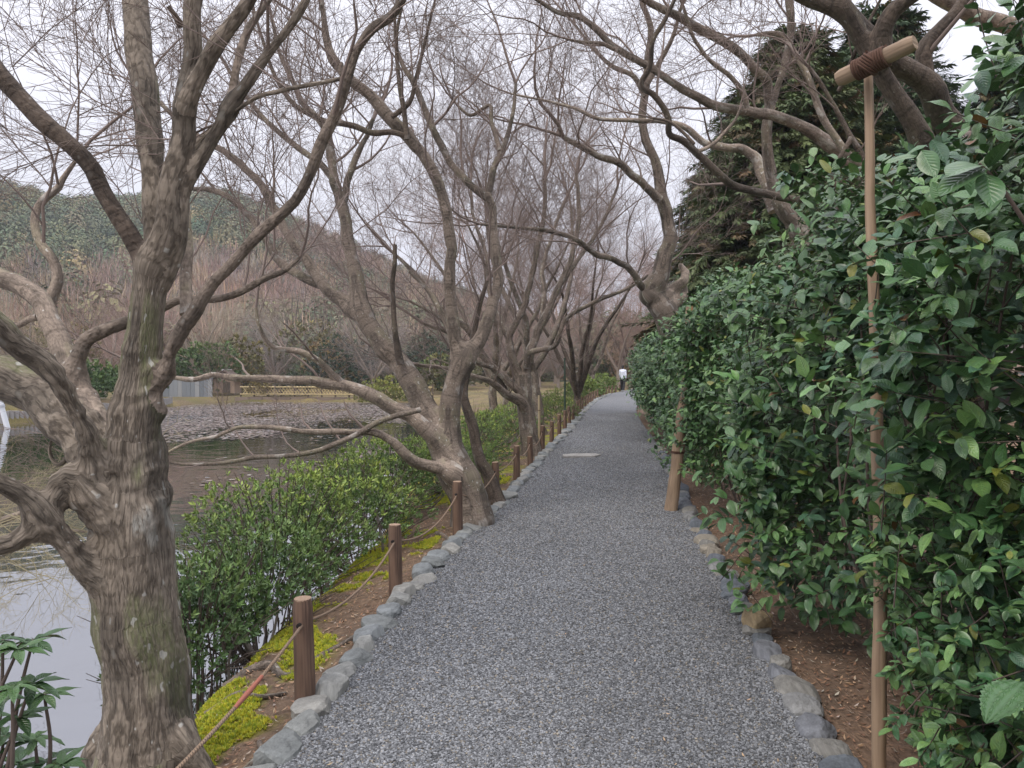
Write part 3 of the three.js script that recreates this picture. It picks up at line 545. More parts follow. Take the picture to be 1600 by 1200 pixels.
// the dark leaning stem beside it
{
  const T = new Tree('maple_tree', 'thin dark leaning trunk growing just behind the forked maple trunk', at(776, 785, 8.9), {});
  const a = T.limb('trunk', 8.9, 9.3, '778 790 30; 768 757 23; 747 710 18; 738 675 16; 733 655 16; 724 620 14; 728 590 12; 735 560 10; 745 500 8; 760 440 6', { mat: M.barkDark });
  T.ramify(a, .5, 1, 1, .6); T.tip(a, 1.2, 2, 2); T.build();
}
// the third tree along the fence
{
  const T = new Tree('maple_tree', 'dark-footed multi-stemmed maple beside the path past the green stake', at(828, 712, 14.3), { group: undefined });
  T.limb('trunk', 14.3, 14.4, '830 722 46; 829 700 31; 825 650 26; 818 610 25; 816 588 24', { wig: .2 });
  const L = [['816 597 20; 808 580 16; 797 550 12; 797 523 11; 813 493 10; 827 450 9; 837 400 8; 850 340 7; 852 280 6', 14.4, 14],
  ['820 590 19; 823 567 15; 840 517 12; 860 477 10; 880 433 9; 893 400 8; 905 330 7; 900 270 5', 14.4, 15],
  ['820 640 19; 813 627 18; 793 617 13; 767 597 10; 733 587 8; 690 575 7; 647 570 6', 14.3, 12.8],
  ['818 620 16; 807 607 14; 777 580 12; 753 553 11; 730 513 10; 693 487 9; 670 455 8; 653 433 7; 620 400 5', 14.3, 13.4],
  ['822 575 10; 827 553 9; 867 540 8; 883 500 7; 927 473 6; 987 447 5; 1013 430 4', 14.3, 13.4],
  ['800 540 9; 780 500 8; 765 455 7; 760 400 6; 740 340 5; 735 290 4', 14.4, 14.8],
  ['845 510 9; 850 460 8; 848 420 7; 862 370 6; 880 320 5', 14.7, 16], ['875 445 8; 900 410 7; 925 375 6; 950 330 5; 965 290 4', 14.8, 15.6], ['790 610 9; 765 570 8; 740 545 7; 700 520 6; 660 505 5', 14.3, 13.8],
  ['770 575 8; 735 560 7; 705 530 6; 690 500 5; 640 470 4', 14, 13.6]].map(([s, a, b]) => T.limb('limb', a, b, s, {}));
  L.forEach(l => { T.ramify(l, .5, 1.5, 1, .3, .4); T.tip(l, 1.7, 2, 2, .5); }); T.build();
}
// generic bare trees further along
function bareTree(name, label, base, ht, o = {}) {
  const T = new Tree(name, label, base, o), n = o.stems ?? 3; let lean = o.lean ?? new V3();
  const trunk = [], tr = [], hb = ht * (o.fork ?? .18), r0 = o.r ?? ht * .017; for (let i = 0; i <= 4; i++) { trunk.push(base.clone().add(new V3(gauss() * .05, hb * i / 4 - .15, gauss() * .05)).addScaledVector(lean, hb * i / 4)); tr.push(r0 * (i === 0 ? 1.5 : 1.05 - .05 * i)); }
  T.add({ name: 'trunk', ...spline(trunk, tr, .2, .2) });
  for (let k = 0; k < n; k++) {
    const az = k / n * 2 * PI + rr(-.5, .5) + (o.turn ?? 0), sp = o.spread ?? .5, dir = new V3(cos(az) * sp, 1, sin(az) * sp).addScaledVector(lean, .6).normalize(); let p = trunk[4].clone().add(new V3(0, -.1, 0)); const P = [p], R = [r0 * .75], m = 6;
    for (let i = 1; i <= m; i++) { dir.x += gauss() * .2; dir.z += gauss() * .2; dir.y += .02; dir.normalize(); p = p.clone().addScaledVector(dir, ht * .62 / m * rr(.85, 1.15)); P.push(p); R.push(r0 * .75 * (1 - .72 * i / m)); }
    const l = T.add({ name: 'limb', ...spline(P, R, .25, .3) }); T.ramify(l, o.every ?? .6, ht * .2, o.lev ?? 1, .2, .45, o.sp ?? 1.1); T.tip(l, ht * .2, o.lev ?? 1, 3, .5, o.sp ?? 1.1);
  }
  return T.build();
}
setSeed(41);
bareTree('maple_tree', 'reddish smooth-barked maple in the row along the pond, fourth tree from the front', new V3(.75, -.1, -19.5), 7.5, { lean: new V3(-.1, 0, 0), spread: .75, fork: .25, lev: 2, every: .9 });
bareTree('maple_tree', 'mossy many-stemmed tree beside the far row of fence posts', new V3(2.35, -.1, -27.5), 8, { stems: 6, spread: .45, fork: .12, lev: 2, every: 1, bark: M.barkDark });
bareTree('maple_tree', 'bare tree by the fence between the mossy tree and the walking person', new V3(4.6, -.1, -43), 8.5, { stems: 4, spread: .7, lev: 2, every: 1, twig: M.twigFar, sp: 1.5 });
bareTree('maple_tree', 'bare tree on the pond bank left of the mossy many-stemmed tree', new V3(-.6, -.2, -24), 8.5, { stems: 4, spread: .6, lev: 2, every: .9, sp: 1.2 });
bareTree('maple_tree', 'tall bare tree on the pond bank behind the dark-footed maple', new V3(-.2, -.2, -32), 9, { stems: 4, spread: .6, lev: 2, every: 1, twig: M.twigFar, sp: 1.5 });
bareTree('maple_tree', 'bare tree beyond the bend of the path behind the walking person', new V3(9.5, .2, -60), 9, { stems: 5, spread: .6, lev: 2, every: 1.1, twig: M.twigFar, sp: 1.9 });
bareTree('maple_tree', 'bare tree beyond the bend showing over the far end of the hedge', new V3(13, .2, -52), 9, { stems: 5, spread: .6, lev: 2, every: 1.1, twig: M.twigFar, sp: 1.9 });

// the leaning maple over the path from behind the hedge
setSeed(51);
{
  const T = new Tree('maple_tree', 'leaning maple rising above the hedge top beside a pale broken stump', at(1060, 600, 12.5), { cell: .03, k: .05 });
  const t = T.limb('trunk', 12.5, 11.6, '1090 740 50; 1060 560 42; 1040 500 40; 1026 475 37; 1016 457 35; 1027 433 29; 1040 400 25; 1047 367 21; 1040 333 20; 1033 307 20; 1027 267 16; 1013 227 14; 1003 187 13; 1010 133 12; 1013 83 11; 1017 43 10; 1003 0 9; 1000 -50 8', {});
  const a = T.limb('limb', 11.9, 11, '1030 312 15; 1003 287 12; 970 257 11; 930 243 10; 905 228 9; 880 213 7', { tube: true });
  const b = T.limb('limb', 12.2, 10.5, '1020 455 10; 1003 447 12; 992 430 11; 980 417 10; 947 400 9; 933 397 9; 897 373 8; 840 358 7; 800 355 5; 750 350 4', { tube: true });
  const s = T.limb('stump', 12.2, 12.3, '1038 474 20; 1046 458 21; 1053 448 19; 1066 440 17; 1071 425 13; 1064 415 10', { mat: M.barkPale, wig: 1 });
  T.limb('stump', 12.2, 12.3, '1052 474 18; 1064 462 17; 1069 445 12', { mat: M.barkPale, wig: 1 });
  const c = T.limb('limb', 11.7, 11.6, '1008 150 9; 990 120 8; 960 105 7; 930 80 5; 900 40 4', { tube: true });
  const d = T.limb('limb', 11.7, 11, '1012 130 9; 1030 100 8; 1050 60 7; 1065 10 5', { tube: true });
  for (const [l, e, f] of [[t, .8, .5], [a, .45, .2], [b, .5, .3], [c, .4, .2], [d, .4, .2]]) { T.ramify(l, e, 1.3, 1, f, .4); T.tip(l, 1.5, 2, 2, .4); }
  T.build();
}
// maple whose long limbs sweep across the top right
{
  const T = new Tree('maple_tree', 'maple behind the hedge whose long limb sweeps left across the upper right sky', at(1265, 560, 9.2), {});
  const t = T.limb('trunk', 9.2, 8.6, '1310 800 46; 1275 430 34; 1253 370 32; 1240 345 29; 1230 335 25; 1210 300 20; 1200 250 17; 1198 200 16; 1203 160 16', { wig: .2 });
  const a = T.limb('limb', 8.6, 7.6, '1203 165 16; 1197 130 15; 1180 108 14; 1160 87 14; 1117 57 14; 1073 33 14; 1033 13 12; 1007 0 10; 950 -30 8; 900 -50 6', {});
  const b = T.limb('limb', 8.6, 8.4, '1203 168 12; 1213 140 10; 1230 83 11; 1237 33 12; 1233 0 12; 1225 -50 9', {});
  const c = T.limb('limb', 8.9, 7.2, '1400 340 26; 1340 280 24; 1327 260 22; 1300 230 22; 1260 200 18; 1207 180 16; 1150 172 15; 1117 163 14; 1067 140 12; 1013 103 11; 960 73 10; 933 50 9; 907 27 9; 873 20 7; 840 0 6; 790 -30 4', {});
  const d = T.limb('limb', 9.1, 10, '1210 330 20; 1190 270 18; 1167 237 15; 1133 230 13; 1100 223 11; 1067 197 9; 1033 190 8; 987 188 7; 933 185 6; 900 170 5; 850 157 4; 800 147 3', { mat: M.barkPale });
  const e = T.limb('limb', 8, 7.6, '1168 168 8; 1160 145 8; 1140 118 7; 1110 95 6; 1085 60 6; 1068 10 5', {});
  const f = T.limb('limb', 7.6, 7.2, '963 78 7; 940 68 6; 915 66 5; 890 62 4', {});
  for (const [l, ev, fr] of [[a, .7, .3], [b, .7, .3], [c, .6, .35], [d, .5, .3], [e, .45, .2], [f, .3, .2]]) { T.ramify(l, ev, 1.1, 1, fr, .25); T.tip(l, 1.2, 1, 2, .3); }
  T.build();
}
{
  const T = new Tree('maple_tree', 'gnarled dark limbs reaching out of the hedge top over the path', at(1420, 560, 6.8), {});
  T.limb('trunk', 6.9, 6.6, '1440 880 36; 1425 560 30; 1415 470 26; 1405 400 22; 1390 350 18', {});
  const o = T.limb('limb', 6.6, 5.8, '1400 380 18; 1360 345 15; 1320 331 14; 1273 317 13; 1217 310 12; 1160 293 12; 1123 270 12; 1090 240 11; 1070 222 11; 1050 213 10; 1043 187 10; 1020 150 9; 1002 134 9; 1017 100 8; 1020 67 8; 1040 27 7; 1053 0 6; 1070 -50 5', { mat: M.barkDark, wig: .7 });
  const b = T.limb('limb', 6, 6, '1092 236 6; 1115 225 6; 1130 210 5; 1150 185 4; 1155 172 3', { mat: M.barkPale });
  const c = T.limb('limb', 6, 6.1, '1085 225 5; 1065 205 5; 1045 190 4; 1020 185 4', { mat: M.barkDark });
  const d = T.limb('limb', 6.5, 6.6, '1385 340 12; 1355 260 10; 1330 215 8; 1300 160 7; 1283 130 6; 1265 105 5', { mat: M.barkDark });
  const e = T.limb('limb', 6.5, 6.5, '1330 215 8; 1318 235 7; 1300 270 6; 1310 300 5', { mat: M.barkDark });
  const f = T.limb('limb', 6.8, 6.9, '1360 265 13; 1320 235 12; 1285 180 11; 1262 120 10; 1240 80 9; 1222 55 8; 1200 52 7; 1180 55 5', { mat: M.barkPale });
  for (const [l, ev, fr] of [[o, .8, .3], [b, .3, .3], [c, .3, .2], [d, .4, .3], [f, .5, .3]]) T.ramify(l, ev, .6, 0, fr, .2);
  for (const l of [b, c, d, e, f]) T.tip(l, .6, 1, 2, .2); T.build();
}
// the propped tree, top right
{
  const T = new Tree('maple_tree', 'thick dark leaning tree resting on the wooden crosspiece at the top right', at(1480, 620, 4.6), { cell: .016, k: .05, bark: M.barkDark });
  T.limb('trunk', 4.6, 3.75, '1545 1060 60; 1490 420 44; 1455 260 38; 1427 190 32; 1403 152 29; 1380 118 27; 1350 70 25; 1325 30 23; 1300 -20 21', { wig: .2 });
  T.limb('limb', 4.5, 3.6, '1560 420 42; 1530 300 42; 1490 200 40; 1465 150 38; 1440 122 35; 1393 93 34; 1360 60 31; 1327 28 27; 1287 10 25; 1250 -8 22; 1190 -50 18', {});
  T.limb('limb', 3.8, 3.5, '1378 85 36; 1377 62 31; 1385 40 28; 1402 15 25; 1433 -6 24; 1480 -50 20', {});
  const q = T.limb('limb', 4.45, 4.2, '1530 330 30; 1478 210 28; 1455 150 27; 1447 112 26; 1447 77 25; 1467 45 22; 1493 15 20; 1510 -10 18; 1540 -60 14', {});
  const p = T.limb('limb', 5.6, 5.3, '1680 90 28; 1600 47 26; 1573 38 26; 1533 26 25; 1493 8 23; 1450 -15 20', { mat: M.barkPale });
  const w = T.limb('limb', 4, 3.9, '1310 143 7; 1325 110 7; 1345 60 6; 1362 25 5; 1378 -5 4', { tube: true });
  T.ramify(q, .5, .9, 1, .4, .4); T.ramify(p, .5, 1, 1, .2, .4); T.ramify(w, .3, .5, 0, .2); T.build();
}
// ------------------------------------------------------------------ evergreen hedge on the right
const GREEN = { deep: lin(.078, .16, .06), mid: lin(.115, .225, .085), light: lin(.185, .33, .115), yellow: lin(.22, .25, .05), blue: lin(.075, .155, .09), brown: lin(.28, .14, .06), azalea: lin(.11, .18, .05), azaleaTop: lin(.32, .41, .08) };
const pick = (a) => { let t = rnd(); for (const [w, c] of a) { if ((t -= w) < 0) return c; } return a[a.length - 1][1]; };
// a shrub of separate leaves: seeds() gives a point, its outward direction and how deep inside it lies
function leafyShrub(name, label, category, base, o) {
  const G = thing(name, label, category, base, o.group), leaves = [], inv = base.clone().negate(), cam = new V3(0, EYE, 0), twig = new GB();
  for (let s = 0; s < o.sprigs; s++) {
    const [p, out] = o.seeds(); if (!p) continue; const n = floor(rr(o.per[0], o.per[1] + 1));
    const axis = out.clone().multiplyScalar(.7).add(randDir().multiplyScalar(.75)).add(new V3(0, .25, 0)).normalize(), L = o.leaf * rr(1.1, 2.1), end = p.clone().addScaledVector(axis, L);
    if (o.stalks && rnd() < o.stalks) twig.tube([p.clone().addScaledVector(axis, -L * 1.2).add(randDir().multiplyScalar(.012)), p, end], [.0032, .0026, .0016], 3, false);
    const fam = pick(o.colors);
    for (let k = 0; k < n; k++) {
      const t = (k + .6) / n, q = p.clone().lerp(end, t), side = randDir(); side.addScaledVector(axis, -side.dot(axis)).normalize();
      const dir = axis.clone().multiplyScalar(.35 + .5 * t).addScaledVector(side, .85); dir.y -= rr(0, .35); dir.normalize();
      const face = new V3(rr(-.4, .4), 1, rr(-.4, .4)).addScaledVector(out, .55); let c = rnd() < .005 ? GREEN.brown : rnd() < .025 ? GREEN.yellow : fam;
      leaves.push([q, frame(dir, face), o.leaf * rr(.6, 1.25), tinted(c, .22, .1)]);
    }
  }
  leaves.forEach(l => l.push(l[0].distanceToSquared(cam) / (l[2] * l[2]))); leaves.sort((a, b) => a[4] - b[4]);
  const own = o.own ?? 0, tones = own ? Array.from({ length: 7 }, (_, i) => { const m = M.leafGloss.clone(); m.color.copy(tinted(i === 0 ? GREEN.yellow : i === 6 ? GREEN.light : o.colors[i % o.colors.length][1], .2)); return m; }) : [];
  let made = 0; const rest = [];
  for (const l of leaves) {
    const v = l[0].clone().sub(cam), inView = -v.z > .3 && abs(v.x / -v.z) < .7 && abs(v.y / -v.z) < .54;
    if (made < own && inView) { const m = part('leaf', LEAF[made % 3], tones[1 + floor(rnd() * (rnd() < .15 ? 6 : 5))], G); m.position.copy(l[0]).add(inv); m.quaternion.copy(l[1]); m.scale.setScalar(l[2]); made++; } else rest.push(l);
  }
  for (let v = 0; v < 3; v++) { const s = rest.filter((_, i) => i % 3 === v); if (s.length) instances('foliage', LEAF[v], M.leafGloss, s.map(l => mat4(l[0].clone().add(inv), l[1], l[2])), G, s.map(l => l[3])); }
  if (twig.i.length) part('twigs', twig.build().translate(inv.x, inv.y, inv.z), M.stem, G, 'stuff');
  return { G, inv };
}
function stems(G, inv, list, mat = M.stem) { for (const [P, r0, r1] of list) { const s = spline(P, P.map((_, i) => lerp(r0, r1, i / (P.length - 1))), .08, .5); part('stem', new GB().tube(s.pts, s.rad, 6).build().translate(inv.x, inv.y, inv.z), mat, G); } }
function toothedLeaf() { const p = [], u = [], idx = [], n = 28; for (let k = 0; k <= n; k++) { const t = k / n, w = .3 * pow(sin(PI * pow(t * .95 + .03, .8)), .85) * (k % 2 ? 1.07 : .95), z = -.1 * t * t; for (let s = -2; s <= 2; s++) { p.push(s / 2 * w, t + abs(s) * .03 * (1 - t), z + abs(s) * .5 * w * .22 + .006 * sin(t * 40) * abs(s)); u.push(s, t); } } for (let k = 0; k < n; k++) for (let s = 0; s < 4; s++) { const a = k * 5 + s, b = a + 5; idx.push(a, a + 1, b, a + 1, b + 1, b); } const g = new THREE.BufferGeometry(); g.setAttribute('position', new THREE.Float32BufferAttribute(p, 3)); g.setAttribute('uv', new THREE.Float32BufferAttribute(u, 2)); g.setIndex(idx); g.computeVertexNormals(); return g; }
const hedgeTop = d => 2.72 - .16 * smooth(5.5, 7.5, d) * smooth(13, 10, d) + .18 * noise3(d * .9, 1, 4) + .12 * noise3(d * 2.7, 7, 1) + .12 * smooth(5, 2, d) + .3 * smooth(4.3, 2.8, d);
// one stretch of hedge between two distances
function hedgeRun(label, d0, d1, o) {
  const base = new V3(xR((d0 + d1) / 2) + .9, 0, -(d0 + d1) / 2), depthIn = o.deep ?? 1;
  const r = leafyShrub('evergreen_hedge', label, 'hedge', base, {
    ...o, seeds: () => {
      const d = lerp(d0, d1, o.bias ? pow(rnd(), o.bias) : rnd()), top = hedgeTop(d), t = rnd(), bulge = .2 * noise3(d * 1.1, 2, 8) + .1 * noise3(d * 3.1, 2, 3);
      const y = lerp(o.low ?? .35, top, pow(t, .85)), u = y / top, face = xR(d) + (o.set ?? .3) + .17 * exp(-(((d - 3) / .5) ** 2)) + bulge * 1.2 + .2 * noise3(d * 1.8, y * 1.8, 5) + .1 * (1 - u) * (1 - u) + .55 * smooth(.72, 1.02, u) - .12 * sin(PI * u);
      if (y < .9 && rnd() < (o.thin ?? .55) * smooth(.95, .3, y)) return [];
      if (noise3(d * 3.1, y * 3.1, 21) < -.24 && rnd() < .85) return [];
      const w = rnd() < .045 ? -rr(.04, .22) : pow(rnd(), 1.6) * depthIn, out = new V3(-1, .25 + .9 * smooth(.8, 1, u), .35).normalize();
      return [new V3(face + w, min(y, top - .06 * rnd()), -d), out];
    }
  });
  const st = []; for (let i = 0; i < (o.stems ?? 20); i++) {
    const d = lerp(d0, d1, rnd()), x = xR(d) + .55 + rr(0, .5), y = groundH(x, -d), P = [new V3(x, y - .05, -d)]; let p = P[0].clone(), v = new V3(rr(-.35, .25), 1, rr(-.3, .3)); const n = 5, h = rr(1.2, 2.4);
    for (let k = 0; k < n; k++) { v.x += gauss() * .22; v.z += gauss() * .22; p = p.clone().addScaledVector(v, h / n); p.x = max(p.x, xR(-p.z) + .38); P.push(p); } st.push([P, rr(.008, .016), .004]);
  }
  stems(r.G, r.inv, st); return r;
}
setSeed(61);
const HC = [[.42, GREEN.deep], [.3, GREEN.mid], [.16, GREEN.blue], [.12, GREEN.light]];
hedgeRun('tall large-leaved evergreen hedge around the thin wooden pole at the right edge', 1.15, 5.2, { leaf: .095, sprigs: 6200, per: [4, 7], colors: HC, stalks: .35, own: 300, stems: 44, set: .28, low: .12, thin: .25, deep: .9 });
hedgeRun('middle stretch of glossy hedge behind the leaning peeled log', 5.2, 10.5, { leaf: .078, sprigs: 8600, per: [4, 7], colors: [[.42, GREEN.deep], [.36, GREEN.mid], [.22, GREEN.light]], stalks: .2, own: 60, stems: 46, set: .26, low: .3, deep: .9 });
hedgeRun('far rounded stretch of dark hedge where the path bends', 10.5, 27.5, { leaf: .085, sprigs: 15500, per: [5, 8], colors: [[.55, GREEN.deep], [.33, GREEN.mid], [.12, GREEN.light]], stems: 30, set: .15, low: .25, deep: .9, thin: .3 });
// the smaller-leaved shrub in the bottom right corner
{
  const c = new V3(1.99, .72, -2.45), R = new V3(.66, .78, .9);
  const r = leafyShrub('evergreen_shrub', 'bright small-leaved shrub filling the bottom right corner before the hedge', 'shrub', new V3(1.86, 0, -2.45), {
    leaf: .054, sprigs: 1700, per: [6, 10], colors: [[.45, GREEN.mid], [.3, GREEN.light], [.25, lin(.06, .15, .06)]], stalks: .5, own: 300,
    seeds: () => { const u = randDir(); if (u.x > .6 && rnd() < .7) return []; const k = 1 - .45 * pow(rnd(), 1.5), b = 1 + .16 * noise3(u.x * 3, u.y * 3, u.z * 3 + 4); return [new V3(c.x + u.x * R.x * k * b, c.y + u.y * R.y * k * b, c.z + u.z * R.z * k * b), u]; }
  });
  const st = []; for (let i = 0; i < 12; i++) { const a = rr(0, 6.3), e = new V3(c.x + cos(a) * .4, rr(.7, 1.3), c.z + sin(a) * .5); st.push([[new V3(c.x + rr(-.15, .15), 0, c.z + rr(-.2, .2)), new V3(c.x + cos(a) * .15, .4, c.z + sin(a) * .2), e], .01, .004]); } stems(r.G, r.inv, st);
  // one very large toothed leaf hangs at its right
  const big = toothedLeaf(), m = part('leaf', big, M.leafGloss.clone(), r.G); m.material.color.copy(lin(.06, .14, .045)); m.position.copy(at(1600, 1065, 1.25)).add(r.inv); m.quaternion.copy(frame(at(1540, 1120, 1.2).sub(at(1600, 1065, 1.25)), new V3(-.5, .9, .25))); m.scale.setScalar(.115);
}
// big pale leaves nodding out of the hedge near the camera, upper right
{
  const base = at(1600, 330, 1.9), G = thing('evergreen_branch', 'branch of broad pale green leaves nodding in front of the hedge, upper right', 'branch', base), inv = base.clone().negate();
  const P = ['1610 360', '1570 300', '1545 270', '1530 255'].map(s => at(...s.split(' ').map(Number), 1.75)); part('stem', new GB().tube(P, [.006, .005, .004, .003], 6).build().translate(inv.x, inv.y, inv.z), M.stem, G);
  for (const [x, y, x2, y2, w] of [[1530, 258, 1482, 262, .5], [1535, 262, 1470, 290, .42], [1545, 262, 1572, 215, .5], [1548, 268, 1600, 232, .42], [1540, 272, 1555, 320, .5], [1560, 290, 1530, 330, .4]]) {
    const a = at(x, y, 1.75), b = at(x2, y2, 1.68), m = part('leaf', leafGeo(w, .4, .22, 7, .4), M.leafGloss.clone(), G); m.material.color.copy(tinted(lin(.085, .17, .07), .15)); m.position.copy(a).add(inv); m.quaternion.copy(frame(b.clone().sub(a), new V3(-.1, 1, .5))); m.scale.setScalar(a.distanceTo(b) * 1.05);
  }
}
// ------------------------------------------------------------------ azaleas on the pond bank
const TUFT = [tuftGeo(6, .42, 2, .95), tuftGeo(7, .38, 2, 1.1), tuftGeo(5, .45, 3, .8)];
const TUFTFAR = [tuftGeo(7, .6, 1, 1.0, .7), tuftGeo(6, .65, 1, .9, .75)];
function azalea(label, lobes, o = {}) {
  const base = new V3(lobes[0][0], groundH(lobes[0][0], -lobes[0][2]), -lobes[0][2]), G = thing(o.name ?? 'azalea_bush', label, o.category ?? 'bush', base, o.group), inv = base.clone().negate(), tufts = o.far ? TUFTFAR : TUFT;
  const lists = tufts.map(() => [[], []]);
  for (const [x, y, d, rx, ry, rz, n] of lobes) for (let i = 0; i < n; i++) {
    const u = randDir(); if (u.y < -.35 && rnd() < .8) continue; const b = 1 + .27 * noise3(u.x * 2.6 + x * 3, u.y * 2.6, u.z * 2.6 + d) + .1 * noise3(u.x * 7, u.y * 7 + x, u.z * 7), k = (1 - .5 * pow(rnd(), 2.2)) * b;
    const p = new V3(x + u.x * rx * k, y + u.y * ry * k, -d + u.z * rz * k); if (p.y < groundH(p.x, p.z) + (p.x > x && d < 9 ? .17 : .08) || p.y < WATER + .15) continue;
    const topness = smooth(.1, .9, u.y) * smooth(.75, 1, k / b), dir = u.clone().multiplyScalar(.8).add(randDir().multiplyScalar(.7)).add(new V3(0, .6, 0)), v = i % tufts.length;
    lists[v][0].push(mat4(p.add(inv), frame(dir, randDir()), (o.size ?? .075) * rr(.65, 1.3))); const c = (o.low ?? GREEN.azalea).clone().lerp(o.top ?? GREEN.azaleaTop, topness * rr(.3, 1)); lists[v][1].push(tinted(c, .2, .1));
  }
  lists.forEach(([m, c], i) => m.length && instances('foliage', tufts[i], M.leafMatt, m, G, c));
  if (!o.far) for (const [x, y, d, rx, ry, rz] of lobes) {
    const b = new GB(), st = [];
    for (let i = 0; i < (o.stems ?? 16); i++) {
      const a = rr(0, 6.28), q = rr(.02, .13), x0 = x + cos(a) * q * rx, z0 = -d + sin(a) * q * rz, g = groundH(x0, z0), e = rr(.5, .9), P = [new V3(x0, g - .04, z0), new V3(x0 + cos(a) * rx * .38, lerp(g, y, .42), z0 + sin(a) * rz * .38), new V3(x + cos(a) * rx * e * .7, y + ry * rr(-.1, .4), -d + sin(a) * rz * e * .7), new V3(x + cos(a) * rx * e, y + ry * rr(.1, .8) * (1.1 - e * .6), -d + sin(a) * rz * e)];
      if (i < 6) st.push([P, rr(.012, .022), .004]); else { const s = spline(P, [.009, .007, .005, .003], .12, .8); b.tube(s.pts, s.rad, 4, false); }
    }
    for (let i = 0; i < 120; i++) { const u = randDir(), p = new V3(x + u.x * rx * .85, y + u.y * ry * .8, -d + u.z * rz * .85); if (p.y < groundH(p.x, p.z)) continue; const e = p.clone().add(new V3(u.x, abs(u.y) + .3, u.z).multiplyScalar(rr(.1, .28))); b.tube([p.clone().lerp(new V3(x, y - ry * .5, -d), .35), p, e], [.006, .0045, .002], 3, false); }
    part('branches', b.build().translate(inv.x, inv.y, inv.z), M.stem, G, 'stuff'); stems(G, inv, st, M.stemGrey);
  }
  return G;
}
setSeed(71);
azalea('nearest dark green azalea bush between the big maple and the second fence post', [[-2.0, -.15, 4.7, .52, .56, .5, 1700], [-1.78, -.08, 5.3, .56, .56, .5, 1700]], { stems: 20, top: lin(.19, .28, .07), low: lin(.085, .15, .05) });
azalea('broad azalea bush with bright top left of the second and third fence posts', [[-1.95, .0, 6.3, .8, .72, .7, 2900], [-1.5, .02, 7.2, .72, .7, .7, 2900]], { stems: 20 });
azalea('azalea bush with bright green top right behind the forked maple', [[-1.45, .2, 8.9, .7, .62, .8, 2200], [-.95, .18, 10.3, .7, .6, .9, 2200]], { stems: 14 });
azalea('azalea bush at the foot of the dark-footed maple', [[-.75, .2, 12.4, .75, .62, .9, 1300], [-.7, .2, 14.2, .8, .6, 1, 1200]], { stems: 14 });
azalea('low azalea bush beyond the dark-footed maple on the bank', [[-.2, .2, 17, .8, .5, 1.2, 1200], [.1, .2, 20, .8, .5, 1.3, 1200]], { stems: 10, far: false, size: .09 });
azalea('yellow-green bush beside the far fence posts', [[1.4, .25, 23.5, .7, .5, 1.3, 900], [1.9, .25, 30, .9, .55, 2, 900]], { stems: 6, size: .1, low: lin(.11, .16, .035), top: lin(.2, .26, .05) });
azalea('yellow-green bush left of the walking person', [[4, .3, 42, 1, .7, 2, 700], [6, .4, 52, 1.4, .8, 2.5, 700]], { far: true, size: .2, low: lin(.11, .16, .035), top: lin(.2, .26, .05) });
// rhododendron in the bottom left corner
setSeed(75);
{
  const base = new V3(-1.15, -.5, -1.5), G = thing('rhododendron', 'rhododendron with whorled glossy leaves in the bottom left corner', 'shrub', base), inv = base.clone().negate();
  const tips = [[28, 1015], [52, 1000], [5, 1000], [20, 1075], [48, 1070], [2, 1090], [70, 1085], [30, 1120], [8, 1150], [55, 1155], [75, 1190], [30, 1190], [95, 1195], [-25, 1040], [-30, 1120], [-20, 1190]];
  tips.forEach(([x, y], i) => {
    const d = rr(1.35, 1.7), p = at(x, y, d); stems(G, inv, [[[new V3(base.x + rr(-.2, .1), -.75, base.z + rr(-.1, .1)), p.clone().add(new V3(rr(-.06, .02), -.15, 0)), p], .006, .003]]);
    const n = 8; for (let k = 0; k < n; k++) { const a = k * 2.4 + i, dir = new V3(cos(a), rr(-.25, .35), sin(a)), m = part('leaf', LEAF[k % 3], i % 3 ? M.rhodoA : M.rhodoB, G); m.position.copy(p).add(inv); m.quaternion.copy(frame(dir, new V3(0, 1, 0))); const s = rr(.05, .075); m.scale.set(s * .62, s, s); }
  });
}
// straw-coloured weeping twigs over the water, left
{
  const base = at(40, 800, 5), T = new Tree('weeping_shrub', 'straw-coloured weeping twigs hanging over the water behind the big maple', base, { twig: M.twigPale, bark: M.barkPale, group: undefined }); setSeed(77);
  T.g.userData.category = 'shrub';
  for (let i = 0; i < 70; i++) { const x = rr(-60, 150), y = rr(770, 905), d = rr(4.6, 5.6), p = at(x, y, d); T.grow(p, new V3(rr(-.9, .9), rr(-.3, .5), rr(-.5, .5)), rr(.25, .55), .0035, 0, -.6, .55); }
  T.limb('stem', 5, 5, '-90 930 20; -30 880 14; 40 850 10; 110 830 6; 160 835 4', {}); T.limb('stem', 5, 5.2, '-90 900 18; -30 830 12; 40 800 9; 90 780 6', {}); T.build();
}
